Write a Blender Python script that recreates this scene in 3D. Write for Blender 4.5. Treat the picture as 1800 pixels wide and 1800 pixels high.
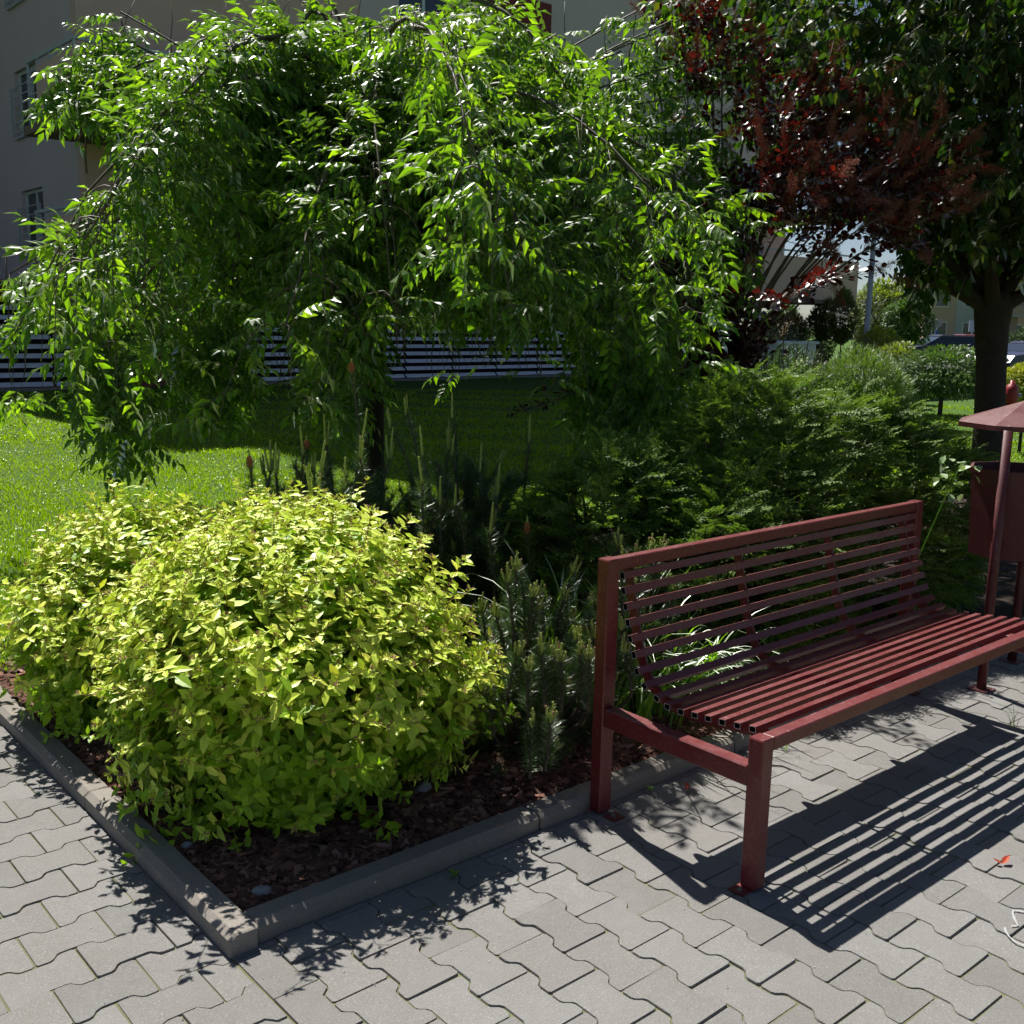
import bpy, math, random
import numpy as np
from mathutils import Matrix, Vector
from mathutils.geometry import tessellate_polygon
rng = np.random.default_rng(7); random.seed(7)
scene = bpy.context.scene
for o in list(bpy.data.objects): bpy.data.objects.remove(o, do_unlink=True)
col = scene.collection

# ------------------------------------------------------------------ camera
F_PX = 1848.675
CAM = np.array([-1.0565, -2.2721, 1.5934])
RX = np.array([0.75746811, -0.65258803, 0.01925956])
UP = np.array([0.10240687, 0.14789623, 0.98368671])
FW = np.array([0.64479058, 0.743139, -0.17885618])
cam = bpy.data.cameras.new('camera'); cam_o = bpy.data.objects.new('camera', cam); col.objects.link(cam_o)
cam.sensor_width = 36.0; cam.lens = F_PX / 1800 * 36.0; cam.clip_start = 0.05; cam.clip_end = 2000
cam_o.matrix_world = Matrix(((RX[0], UP[0], -FW[0], CAM[0]), (RX[1], UP[1], -FW[1], CAM[1]), (RX[2], UP[2], -FW[2], CAM[2]), (0, 0, 0, 1)))
scene.camera = cam_o
# ------------------------------------------------------------------ light
SUN = Vector((0.174, 0.657, 1.0)).normalized()
world = bpy.data.worlds.new('World'); scene.world = world; world.use_nodes = True
wn = world.node_tree.nodes; wl = world.node_tree.links
sky = wn.new('ShaderNodeTexSky'); sky.sky_type = 'NISHITA'; sky.sun_disc = False
sky.sun_elevation = math.asin(SUN.z); sky.sun_rotation = math.atan2(SUN.x, SUN.y)
sky.dust_density = 0.6; sky.air_density = 0.7; sky.ozone_density = 1.0
wl.new(sky.outputs[0], wn['Background'].inputs[0]); wn['Background'].inputs[1].default_value = 0.05
sun = bpy.data.lights.new('sun', 'SUN'); sun.energy = 5.0; sun.angle = math.radians(0.53); sun.color = (1.0, 0.962, 0.90)
sun_o = bpy.data.objects.new('sun', sun); col.objects.link(sun_o); sun_o.location = (5, 10, 30)
sun_o.rotation_euler = SUN.to_track_quat('Z', 'Y').to_euler()
vs = scene.view_settings; vs.view_transform = 'Standard'; vs.look = 'None'; vs.exposure = 0.66; vs.gamma = 1.0; vs.use_curve_mapping = False
scene.cycles.max_bounces = 4; scene.cycles.diffuse_bounces = 2; scene.cycles.glossy_bounces = 1; scene.cycles.transmission_bounces = 2
scene.cycles.use_denoising = True; scene.cycles.use_adaptive_sampling = True; scene.cycles.adaptive_threshold = .04; scene.cycles.adaptive_min_samples = 16

# ------------------------------------------------------------------ helpers
def at(px, py, d):
    return CAM + d * ((px - 900) / F_PX * RX - (py - 900) / F_PX * UP + FW)
def proj(P):
    P = np.atleast_2d(P); d = P - CAM; w = d @ FW; w = np.where(np.abs(w) < 1e-6, 1e-6, w)
    return np.stack([900 + F_PX * (d @ RX) / w, 900 - F_PX * (d @ UP) / w], 1), w

class Arr:
    """collects faces of one mesh"""
    def __init__(s): s.V = []; s.F = []; s.n = 0; s.M = []
    def add(s, V, F, m=0):
        V = np.asarray(V, float).reshape(-1, 3); s.V.append(V)
        for f in (F if isinstance(F, list) and len(F) and isinstance(F[0], np.ndarray) and F[0].ndim == 2 else [np.asarray(F, int)]):
            if len(f): s.F.append(f + s.n); s.M.append(np.full(len(f), m, int) if np.isscalar(m) else m)
        s.n += len(V); return s
    def arrays(s):
        return np.concatenate(s.V), list(s.F), list(s.M)
    def mesh(s, name, mats, smooth=False):
        V = np.concatenate(s.V)
        loops = np.concatenate([f.ravel() for f in s.F]); tot = np.concatenate([np.full(len(f), f.shape[1]) for f in s.F]); mi = np.concatenate(s.M)
        me = bpy.data.meshes.new(name); me.vertices.add(len(V)); me.vertices.foreach_set('co', V.ravel().astype(np.float32))
        me.loops.add(len(loops)); me.loops.foreach_set('vertex_index', loops.astype(np.int32))
        me.polygons.add(len(tot)); st = np.concatenate([[0], np.cumsum(tot)[:-1]])
        me.polygons.foreach_set('loop_start', st.astype(np.int32)); me.polygons.foreach_set('loop_total', tot.astype(np.int32))
        me.polygons.foreach_set('material_index', mi.astype(np.int32))
        me.polygons.foreach_set('use_smooth', np.full(len(tot), bool(smooth)))
        for m in (mats if isinstance(mats, (list, tuple)) else [mats]): me.materials.append(m)
        me.update(); me.validate(); return me
    def box(s, a, b, m=0):
        x0, y0, z0 = a; x1, y1, z1 = b
        s.add([(x0,y0,z0),(x1,y0,z0),(x1,y1,z0),(x0,y1,z0),(x0,y0,z1),(x1,y0,z1),(x1,y1,z1),(x0,y1,z1)], [(0,3,2,1),(4,5,6,7),(0,1,5,4),(1,2,6,5),(2,3,7,6),(3,0,4,7)], m); return s
    def tube(s, pts, rad, sides=5, m=0, cap=True):
        P = np.asarray(pts, float); n = len(P); r = np.broadcast_to(np.asarray(rad, float), (n,))
        T = np.gradient(P, axis=0); T /= np.linalg.norm(T, axis=1)[:, None] + 1e-9
        ref = np.array([0, 0, 1.0]) if abs(T[0, 2]) < .9 else np.array([1.0, 0, 0])
        N = np.cross(T, ref); N /= np.linalg.norm(N, axis=1)[:, None] + 1e-9; B = np.cross(T, N)
        a = np.linspace(0, 2*np.pi, sides, endpoint=False)
        V = P[:, None] + r[:, None, None] * (np.cos(a)[None, :, None] * N[:, None] + np.sin(a)[None, :, None] * B[:, None])
        i = np.arange(n - 1)[:, None] * sides; j = np.arange(sides)[None]; k = (j + 1) % sides
        Fq = np.stack([i + j, i + k, i + sides + k, i + sides + j], -1).reshape(-1, 4)
        fs = [Fq]
        s.add(V.reshape(-1, 3), fs, m)
        if cap and sides >= 3:
            b = s.n - n*sides
            s.F.append(np.array([[b + (n-1)*sides + q for q in range(sides)]])); s.M.append(np.array([m]))
            s.F.append(np.array([[b + q for q in reversed(range(sides))]])); s.M.append(np.array([m]))
        return s
    def ellipsoid(s, c, r, nu=8, nv=5, m=0):
        th = np.linspace(0, np.pi, nv + 1)[1:-1]; ph = np.linspace(0, 2*np.pi, nu, endpoint=False)
        V = [(0,0,1)] + [(math.sin(t)*math.cos(p), math.sin(t)*math.sin(p), math.cos(t)) for t in th for p in ph] + [(0,0,-1)]
        V = np.array(V) * np.asarray(r) + np.asarray(c); T = []; Q = []; L = len(th)
        for j in range(nu):
            k = (j+1) % nu; T.append((0, 1+j, 1+k)); T.append((len(V)-1, 1+(L-1)*nu+k, 1+(L-1)*nu+j))
            for i in range(L-1): Q.append((1+i*nu+j, 1+(i+1)*nu+j, 1+(i+1)*nu+k, 1+i*nu+k))
        s.add(V, [np.array(T)] + ([np.array(Q)] if Q else []), m); return s
    def xf(s, Rm, t, sc=1.0):
        s.V = [v @ (np.asarray(Rm).T * sc) + np.asarray(t) for v in s.V]; return s

def basis(d, up=(0, 0, 1)):
    """rotation with local x along d, local z close to up; d is (N,3)"""
    d = np.atleast_2d(np.asarray(d, float)); d = d / (np.linalg.norm(d, axis=1)[:, None] + 1e-9)
    up = np.broadcast_to(np.asarray(up, float), d.shape)
    y = np.cross(up, d); l = np.linalg.norm(y, axis=1)[:, None]; y = np.where(l < 1e-4, np.array([[0, 1.0, 0]]), y / (l + 1e-9))
    z = np.cross(d, y); return np.stack([d, y, z], -1)          # columns
def scatter(arr, tmplV, tmplF, Rm, pos, sc, m=0):
    """many copies of one template"""
    n = len(pos)
    if n == 0: return
    V = np.einsum('nij,vj->nvi', Rm, tmplV) * np.asarray(sc).reshape(-1, 1, 1) + np.asarray(pos)[:, None]
    k = len(tmplV); off = (np.arange(n) * k)[:, None, None]
    Fs = [(f[None] + off).reshape(-1, f.shape[1]) for f in tmplF]
    arr.add(V.reshape(-1, 3), Fs, m)

def tag(o, label=None, cat=None, group=None, kind=None):
    if label: o['label'] = label
    if cat: o['category'] = cat
    if group: o['group'] = group
    if kind: o['kind'] = kind
    return o
def link(name, me, parent=None, loc=None):
    o = bpy.data.objects.new(name, me); col.objects.link(o)
    if parent is not None: o.parent = parent
    if loc is not None: o.location = loc
    return o
def thing(name, loc, label, cat, group=None):
    o = bpy.data.objects.new(name, None); col.objects.link(o); o.location = loc; o.empty_display_size = .1
    return tag(o, label, cat, group)
def part(name, arr, mats, parent, smooth=False):
    """arr in world coordinates; parent is an unrotated Empty (or a part of one sharing its origin)"""
    p = parent; org = np.zeros(3)
    while p is not None: org = org + np.array(p.location); p = p.parent
    arr.V = [v - org for v in arr.V]
    return link(name, arr.mesh(name, mats, smooth), parent)

def units(parent, variants, mats, place, pname, limit=300, rest='foliage', smooth=False):
    """place: list of (variant, R(3x3), pos, scale). The largest `limit` in the picture become parts, the rest one mesh."""
    base = np.array(parent.location)
    meshes = [None]*len(variants)
    pos = np.array([p[2] for p in place]); q, w = proj(pos)
    vis = (q[:, 0] > -40) & (q[:, 0] < 1840) & (q[:, 1] > -40) & (q[:, 1] < 1840) & (w > 0)
    key = np.where(vis, w, 1e3 + w); order = np.argsort(key)
    for i in order[:limit]:
        v, Rm, t, s = place[i]
        if meshes[v] is None: meshes[v] = variants[v].mesh(pname, mats, smooth)
        o = bpy.data.objects.new(pname, meshes[v]); col.objects.link(o); o.parent = parent
        M = Matrix([list(Rm[r] * s) + [t[r] - base[r]] for r in range(3)] + [[0, 0, 0, 1]]); o.matrix_basis = M
    left = order[limit:]
    if len(left):
        A = Arr()
        for v in range(len(variants)):
            idx = [i for i in left if place[i][0] == v]
            if not idx: continue
            Vv, Ff, Mm = variants[v].arrays()
            Rm = np.array([place[i][1] for i in idx]); ps = np.array([place[i][2] for i in idx]); sc = np.array([place[i][3] for i in idx])
            n = len(idx); VV = np.einsum('nij,vj->nvi', Rm, Vv) * sc.reshape(-1, 1, 1) + ps[:, None]
            off = (np.arange(n) * len(Vv))[:, None, None]
            b = A.n; A.V.append(VV.reshape(-1, 3)); A.n += n * len(Vv)
            for f, mm in zip(Ff, Mm): A.F.append((f[None] + off).reshape(-1, f.shape[1]) + b); A.M.append(np.tile(mm, n))
        o = part(rest, A, mats, parent, smooth); o['kind'] = 'stuff'

# ------------------------------------------------------------------ materials
def mat(name):
    m = bpy.data.materials.new(name); m.use_nodes = True; nt = m.node_tree
    return m, nt, nt.nodes['Principled BSDF']
def N(nt, t, **k):
    n = nt.nodes.new(t)
    for a, b in k.items(): setattr(n, a, b)
    return n
def mix(nt, fac, a, b, mode='MIX'):
    n = N(nt, 'ShaderNodeMix', data_type='RGBA', blend_type=mode)
    for sock, v in ((n.inputs[0], fac), (n.inputs[6], a), (n.inputs[7], b)):
        if hasattr(v, 'links'): nt.links.new(v, sock)
        else: sock.default_value = v if not isinstance(v, tuple) else (*v[:3], 1)
    return n.outputs[2]
def noise(nt, scale, detail=4, rough=.55, coord='Object'):
    tc = N(nt, 'ShaderNodeTexCoord'); n = N(nt, 'ShaderNodeTexNoise'); n.inputs['Scale'].default_value = scale
    n.inputs['Detail'].default_value = detail; n.inputs['Roughness'].default_value = rough
    if coord == 'World':
        g = N(nt, 'ShaderNodeNewGeometry'); nt.links.new(g.outputs['Position'], n.inputs['Vector'])
    else: nt.links.new(tc.outputs[coord], n.inputs['Vector'])
    return n.outputs[0]
def ramp(nt, fac, stops):
    r = N(nt, 'ShaderNodeValToRGB'); e = r.color_ramp.elements
    while len(e) < len(stops): e.new(.5)
    for i, (p, c) in enumerate(stops): e[i].position = p; e[i].color = (*c, 1) if len(c) == 3 else c
    nt.links.new(fac, r.inputs[0]); return r.outputs[0]
def bump(nt, b, h, strength=.3, dist=.01):
    n = N(nt, 'ShaderNodeBump'); n.inputs['Strength'].default_value = strength; n.inputs['Distance'].default_value = dist
    nt.links.new(h, n.inputs['Height']); nt.links.new(n.outputs[0], b.inputs['Normal'])
def surf(name, c1, c2, scale=8, rough=.8, bscale=60, bstr=.25, bdist=.004, spec=.3, coord='World', metal=0, objvar=0.0):
    m, nt, b = mat(name)
    c = mix(nt, noise(nt, scale, 5, .6, coord), c1, c2)
    if objvar:
        oi = N(nt, 'ShaderNodeObjectInfo')
        v = ramp(nt, oi.outputs['Random'], [(0, (1-objvar,)*3), (1, (1+objvar,)*3)]); c = mix(nt, 1.0, c, v, 'MULTIPLY')
    nt.links.new(c, b.inputs['Base Color']); b.inputs['Roughness'].default_value = rough; b.inputs['Specular IOR Level'].default_value = spec; b.inputs['Metallic'].default_value = metal
    if bstr: bump(nt, b, noise(nt, bscale, 4, .6, coord), bstr, bdist)
    return m
def leafmat(name, c1, c2, trans, rough=.4, gloss=.6, tmix=.45, c3=None):
    """two-sided leaf: diffuse + translucent + waxy reflection, colour varies from leaf to leaf"""
    m = bpy.data.materials.new(name); m.use_nodes = True; nt = m.node_tree; nt.nodes.remove(nt.nodes['Principled BSDF']); out = nt.nodes['Material Output']
    g = N(nt, 'ShaderNodeNewGeometry'); r = g.outputs['Random Per Island']
    st = [(0, c1), (1, c2)] if c3 is None else [(0, c1), (.75, c2), (1, c3)]
    c = ramp(nt, r, st); nz = noise(nt, 9, 2, .5, 'World')
    c = mix(nt, mix(nt, nz, (.25,)*3, (.75,)*3), c, mix(nt, 1.0, c, (.72, .78, .6), 'MULTIPLY'))
    d = N(nt, 'ShaderNodeBsdfDiffuse'); nt.links.new(c, d.inputs[0])
    t = N(nt, 'ShaderNodeBsdfTranslucent'); tc = mix(nt, 1.0, c, tuple(trans), 'MULTIPLY'); nt.links.new(tc, t.inputs[0])
    a = N(nt, 'ShaderNodeMixShader'); a.inputs[0].default_value = tmix; nt.links.new(d.outputs[0], a.inputs[1]); nt.links.new(t.outputs[0], a.inputs[2])
    gl = N(nt, 'ShaderNodeBsdfGlossy'); gl.inputs['Roughness'].default_value = rough; gl.inputs[0].default_value = (1, 1, 1, 1)
    fr = N(nt, 'ShaderNodeFresnel'); fr.inputs[0].default_value = 1.45
    mu = N(nt, 'ShaderNodeMath', operation='MULTIPLY'); nt.links.new(fr.outputs[0], mu.inputs[0]); mu.inputs[1].default_value = gloss
    f = N(nt, 'ShaderNodeMixShader'); nt.links.new(mu.outputs[0], f.inputs[0]); nt.links.new(a.outputs[0], f.inputs[1]); nt.links.new(gl.outputs[0], f.inputs[2])
    nt.links.new(f.outputs[0], out.inputs[0]); return m

def concrete(name, base, objvar=.1, stain=.5):
    m, nt, b = mat(name)
    big = noise(nt, 2.3, 4, .6, 'World'); mid = noise(nt, 26, 5, .65, 'World'); fine = noise(nt, 230, 3, .6, 'World')
    lo = tuple(v*.78 for v in base); hi = tuple(min(1, v*1.12) for v in base)
    c = mix(nt, mid, lo, hi)
    c = mix(nt, mix(nt, big, (0,)*3, (stain,)*3), c, tuple(v*f for v, f in zip(base, (.66, .63, .57))))
    spk = ramp(nt, fine, [(0, (.5,)*3), (.34, (.84,)*3), (.5, (1,)*3), (.62, (1.06,)*3), (.68, (1.5,)*3), (.74, (2.1,)*3)])
    c = mix(nt, .9, c, spk, 'MULTIPLY')
    oi = N(nt, 'ShaderNodeObjectInfo'); v = ramp(nt, oi.outputs['Random'], [(0, (1-objvar, 1-objvar, 1-objvar*1.05)), (.5, (1, .985, .97)), (1, (1+objvar*.6,)*3)])
    c = mix(nt, 1.0, c, v, 'MULTIPLY')
    nt.links.new(c, b.inputs['Base Color']); b.inputs['Roughness'].default_value = .88; b.inputs['Specular IOR Level'].default_value = .25
    n2 = N(nt, 'ShaderNodeMath', operation='MULTIPLY_ADD'); nt.links.new(mid, n2.inputs[0]); n2.inputs[1].default_value = 1.2; nt.links.new(fine, n2.inputs[2])
    bump(nt, b, n2.outputs[0], .35, .0025); return m

M_PAVER = concrete('paver_concrete', (.243, .241, .238), .11, .95)
M_KERB = concrete('kerb_concrete', (.285, .262, .235), .09, .9)
M_JOINT = surf('joint_sand_and_moss', (.085, .075, .06), (.20, .215, .09), 9, .95, 160, .6, .004)
M_SOIL = surf('soil', (.022, .014, .011), (.05, .03, .022), 30, .95, 80, .6, .02)
M_TURF = surf('turf', (.04, .09, .008), (.07, .14, .012), 3, .95, 120, .6, .03)
M_ROAD = surf('asphalt', (.05, .05, .052), (.07, .07, .07), 6, .9, 200, .4, .004)
def paint(name, c, rough=.36, dust=.35):
    m, nt, b = mat(name)
    n1 = noise(nt, 7, 5, .65, 'World'); n2 = noise(nt, 90, 3, .6, 'World')
    c1 = mix(nt, n1, tuple(v*.86 for v in c), tuple(v*1.1 for v in c))
    dirt = ramp(nt, n2, [(.55, (0,)*3), (.8, (dust,)*3)]); c1 = mix(nt, dirt, c1, (.3, .22, .2))
    g_ = N(nt, 'ShaderNodeNewGeometry'); sp = N(nt, 'ShaderNodeSeparateXYZ'); nt.links.new(g_.outputs['Normal'], sp.inputs[0])
    upf = ramp(nt, sp.outputs[2], [(.5, (0,)*3), (.95, (.2 if dust > .2 else .1,)*3)]); film = mix(nt, 1.0, upf, ramp(nt, noise(nt, 22, 5, .7, 'World'), [(.35, (.25,)*3), (.7, (1,)*3)]), 'MULTIPLY')
    c1 = mix(nt, film, c1, (.34, .2, .18))          # dust settled on upward faces
    if dust > .2:
        chip = ramp(nt, noise(nt, 130, 2, .5, 'World'), [(.705, (0,)*3), (.73, (1,)*3)]); c1 = mix(nt, mix(nt, 1.0, chip, ramp(nt, sp.outputs[2], [(.6, (.12,)*3), (.9, (1,)*3)]), 'MULTIPLY'), c1, (.40, .33, .31))
    nt.links.new(c1, b.inputs['Base Color'])
    rr = ramp(nt, n1, [(.3, (rough*.8,)*3), (.7, (rough*1.35,)*3)]); nt.links.new(rr, b.inputs['Roughness'])
    b.inputs['Specular IOR Level'].default_value = .5; bump(nt, b, n2, .06, .001); return m
M_RED = paint('dark_red_bench_paint', (.135, .014, .017)); M_REDBIN = paint('dark_red_bin_paint', (.10, .016, .019), .5)
M_DARKIN = surf('tube_inside_shade', (.006, .005, .005), (.01, .01, .01), 5, .9, 10, 0)  # near-black colour paints in the shade of the hollow slat ends
M_EDGE = surf('bare_metal_edge', (.45, .45, .47), (.55, .55, .57), 40, .45, 100, .1, metal=.6)
M_STEEL = surf('steel', (.3, .3, .3), (.4, .4, .4), 40, .4, 100, .1, metal=.8)
M_BARKCHIP = surf('bark_mulch', (.055, .026, .018), (.17, .075, .05), 28, .9, 150, .5, .003, objvar=.0)
_m = M_BARKCHIP.node_tree; _b = _m.nodes['Principled BSDF']; _g = N(_m, 'ShaderNodeNewGeometry')
_c = ramp(_m, _g.outputs['Random Per Island'], [(0, (.055, .026, .018)), (.45, (.17, .075, .05)), (.8, (.33, .15, .10)), (1, (.48, .28, .21))])
_m.links.new(mix(_m, .35, _c, (.05, .03, .024)), _b.inputs['Base Color'])
M_TRUNK = surf('trunk_bark', (.035, .026, .02), (.085, .068, .055), 18, .92, 45, .8, .02)
M_TWIG = surf('twig_bark', (.07, .055, .04), (.16, .13, .10), 30, .6, 90, .4, .004)

# ------------------------------------------------------------------ setting: ground, paving, bed, lawn
def sheet(name, poly, z, m, kind='structure'):
    A = Arr(); A.add([(x, y, z) for x, y in poly], [tuple(range(len(poly)))])
    return tag(link(name, A.mesh(name, m)), kind=kind)
sheet('ground', [(-900, -900), (900, -900), (900, 900), (-900, 900)], -.075, M_TURF)
BEDX = [0.08, .35, .7, 1.2, 1.8, 2.6, 4.5, 6.0, 6.6, 9.5]; BEDY = [2.45, 2.5, 2.75, 3.0, 3.1, 3.2, 3.3, 3.2, 2.6, 2.4]
def ybed(x): return np.interp(x, BEDX, BEDY)
sheet('flower_bed', [(.06, .06), (9.5, .06)] + [(x, y + .06) for x, y in zip(BEDX[::-1], BEDY[::-1])], .018, M_SOIL)
# lawn: gently uneven sheet
def lawn_z(x, y): return .03 + .018*np.sin(x*1.3 + .5)*np.sin(y*.9) + .012*np.sin(x*3.1 + y*2.2)
A = Arr(); xs = np.concatenate([np.linspace(.0, 12, 49), np.linspace(13, 60, 24)]); tt = np.concatenate([np.linspace(0, .3, 20), np.linspace(.33, 1, 14)])
G = np.array([[(x, (y0 := float(ybed(x)) if x < 9.5 else .1) + t*(22 + x*.5 - y0), 0) for t in tt] for x in xs])
G[..., 2] = lawn_z(G[..., 0], G[..., 1]); ny = len(tt)
Fq = np.array([(i*ny+j, (i+1)*ny+j, (i+1)*ny+j+1, i*ny+j+1) for i in range(len(xs)-1) for j in range(ny-1)])
A.add(G.reshape(-1, 3), Fq); tag(link('lawn', A.mesh('lawn', M_TURF, True)), kind='structure')
# sand under the pavers
sheet('paving_sand', [(-9, -9), (14, -9), (14, .02), (.02, .02), (.02, 7), (-9, 7)], -.0055, M_JOINT)

# pavers: I-shaped interlocking concrete blocks, two fields at right angles
L2, P2, ST = .1, .07025, .012
def ipoly(j=.002):
    a, b = .040, .060; E = L2 - j; w = P2 - ST - j; W = P2 + ST - j
    top = [(-E, W), (-b, W), (-a, w), (a, w), (b, W), (E, W)]
    return [(x, -y) for x, y in top] + [(x, y) for x, y in reversed(top)]   # counter-clockwise
def clip(poly, ax, val, keep_less):
    out = []; n = len(poly)
    for i in range(n):
        p, q = poly[i], poly[(i+1) % n]; sp = (p[ax] <= val) if keep_less else (p[ax] >= val); sq = (q[ax] <= val) if keep_less else (q[ax] >= val)
        if sp: out.append(p)
        if sp != sq:
            t = (val - p[ax]) / (q[ax] - p[ax]); out.append((p[0] + t*(q[0]-p[0]), p[1] + t*(q[1]-p[1])))
    return out
def paver_arr(poly, inset=.0022, drop=.003, depth=.05):
    P = np.array(poly); n = len(P); c = P.mean(0)
    # inset by averaged edge normals
    e = np.roll(P, -1, 0) - P; nn = np.stack([e[:, 1], -e[:, 0]], 1); nn /= np.linalg.norm(nn, axis=1)[:, None] + 1e-9
    vn = nn + np.roll(nn, 1, 0); vn /= np.maximum((vn**2).sum(1), .5)[:, None] / 1.0
    Q = P - vn * inset * 1.0
    A = Arr(); V = np.concatenate([np.c_[Q, np.zeros(n)], np.c_[P, np.full(n, -drop)], np.c_[P, np.full(n, -depth)]])
    i = np.arange(n); k = (i+1) % n
    tri = np.array(tessellate_polygon([[Vector((x, y, 0)) for x, y in Q]])); a_, b_, c_ = Q[tri[:, 0]], Q[tri[:, 1]], Q[tri[:, 2]]
    flip = (b_[:, 0]-a_[:, 0])*(c_[:, 1]-a_[:, 1]) - (b_[:, 1]-a_[:, 1])*(c_[:, 0]-a_[:, 0]) < 0; tri[flip] = tri[flip][:, ::-1]
    A.add(V, [tri, np.stack([n+i, n+k, k, i], 1), np.stack([2*n+i, 2*n+k, n+k, n+i], 1)]); return A
std_paver = None
def field(root_name, label_kind, cells, along_x, clips):
    global std_paver
    root = tag(link(root_name, None), kind='structure'); parts = []
    base = ipoly() if along_x else [(-y, x) for x, y in ipoly()]
    def worn(poly):      # corners knocked off a little, edges not quite true
        P = np.array(poly); n = len(P); out = []
        for i in range(n):
            a, b, c = P[i-1], P[i], P[(i+1) % n]; r = rng.uniform(.0045, .0065) if rng.random() > .06 else rng.uniform(.007, .0095)
            out += [tuple(b + (a-b)/np.linalg.norm(a-b)*r), tuple(b + (c-b)/np.linalg.norm(c-b)*r)]
        return out
    stds = [paver_arr(worn(base)).mesh('paver', M_PAVER) for _ in range(12)]
    for cx, cy in cells:
        P = [(x+cx, y+cy) for x, y in base]; Q = P
        for c in clips:
            Q = clip(Q, *c)
            if len(Q) < 3: break
        if len(Q) < 3: continue
        pa = np.array(Q); area = .5*abs(np.dot(pa[:, 0], np.roll(pa[:, 1], -1)) - np.dot(pa[:, 1], np.roll(pa[:, 0], -1)))
        if area < .0012: continue
        q, w = proj(np.array([[cx, cy, 0]]))
        if w[0] < .3 or not (-160 < q[0, 0] < 1960 and 300 < q[0, 1] < 2000): continue
        tilt = rng.normal(0, .0055, 2); dz = rng.normal(0, .0018) - .001; rot = rng.normal(0, .008)
        parts.append((w[0], cx, cy, None if Q == P else [(x-cx, y-cy) for x, y in Q], tilt, dz, rot))
    parts.sort(key=lambda t: t[0])
    rest = Arr()
    for i, (w, cx, cy, Q, tilt, dz, rot) in enumerate(parts):
        me = stds[int(rng.integers(0, 12))] if Q is None else None
        if i < 300:
            if me is None: me = paver_arr(Q).mesh('paver', M_PAVER)
            o = link('paver', me, root, (cx, cy, dz)); o.rotation_euler = (tilt[0], tilt[1], rot if Q is None else 0)
        else:
            a = paver_arr(Q or base); a.xf(np.eye(3), (cx, cy, dz)); V, Fx, Mx = a.arrays(); rest.add(V, Fx)
    if rest.n: tag(link('paver_rest', rest.mesh('paver_rest', M_PAVER), root), kind='stuff')
    return root
cells = []
for i in range(-4, 40):
    for k in range(-16, 4):
        cells.append((.3987 + .1405*i + P2, -.3207 + .1 + .2*k - (.1 if i % 2 else 0)))
field('pavement', 'right', cells, False, [(0, .006, False), (1, .006, True)])
cells = []
for k in range(-18, 24):
    for n in range(-14, 3):
        cells.append((-.2858 + .1 + .2*n + (.1 if k % 2 else 0), .6958 + .1405*k + P2))
field('path', 'left', cells, True, [(0, -.001, True)])

# kerb stones
def kerb_stone(L, z=.055, w=.08, ch=.02, cz=.014):
    prof = [(0, -.06), (0, z-cz), (ch, z), (w, z), (w, -.06)]; n = len(prof); A = Arr()
    xs = [0, .006, L-.006, L]; V = []
    for i, x in enumerate(xs):
        s = .003 if i in (0, 3) else 0
        V += [(x, min(max(p, s), w-s), q - (s if q > 0 else 0)) for p, q in prof]
    Fs = [(i*n+j, (i+1)*n+j, (i+1)*n+(j+1) % n, i*n+(j+1) % n) for i in range(3) for j in range(n)]
    A.add(V, [np.array(Fs)[:, ::-1], np.array([list(range(n))]), np.array([list(range(3*n, 4*n))[::-1]])]); return A
kerb_l = tag(link('kerb', None), kind='structure'); ys = [-.004, 1.05, 2.045, 3.04, 4.04, 5.04]
for a, b in zip(ys[:-1], ys[1:]):
    K = kerb_stone(b - a - .004); K.V = [np.stack([v[:, 1], v[:, 0], v[:, 2]], 1) for v in K.V]; K.F = [f[:, ::-1] for f in K.F]
    o = link('kerb_stone', K.mesh('kerb_stone', M_KERB), kerb_l, (rng.normal(0, .0015), a, rng.normal(0, .0015))); o.rotation_euler = (0, 0, rng.normal(0, .0012))
kerb_r = tag(link('kerb', None), kind='structure'); xs_ = [.084, 1.07, 2.07, 3.07, 4.07, 5.07, 6.07, 7.07, 8.07, 9.07]
for a, b in zip(xs_[:-1], xs_[1:]):
    o = link('kerb_stone', kerb_stone(b - a - .005).mesh('kerb_stone', M_KERB), kerb_r, (a, .008 + rng.normal(0, .0015), rng.normal(0, .002))); o.rotation_euler = (0, 0, rng.normal(0, .0012))

# ------------------------------------------------------------------ bark mulch
def chip_tmpl(seed):
    r = np.random.default_rng(seed)
    V = np.array([(-.5,-.5,-.5),(.5,-.5,-.5),(.5,.5,-.5),(-.5,.5,-.5),(-.5,-.5,.5),(.5,-.5,.5),(.5,.5,.5),(-.5,.5,.5)], float)
    V[:, 0] *= r.uniform(.6, 1.3); V += r.uniform(-.22, .22, V.shape); V *= np.array([1, .5, .22]); 
    return V, [np.array([(0,3,2,1),(4,5,6,7),(0,1,5,4),(1,2,6,5),(2,3,7,6),(3,0,4,7)])]
A = Arr(); nchip = 15000
px = rng.uniform(.09, 4.2, nchip*2); py = np.where(rng.random(nchip*2) < .75, .09 + rng.exponential(.45, nchip*2), rng.uniform(.09, 3.2, nchip*2))
k = (py < ybed(px) + .05); px, py = px[k][:nchip], py[k][:nchip]
extra = np.stack([.09 + rng.exponential(.13, 3500), rng.uniform(.09, 2.6, 3500)], 1); px = np.r_[px, extra[:, 0]]; py = np.r_[py, extra[:, 1]]
mound = .022 + .028*np.clip((np.minimum(px-.08, py-.08))/.25, 0, 1)
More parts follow.
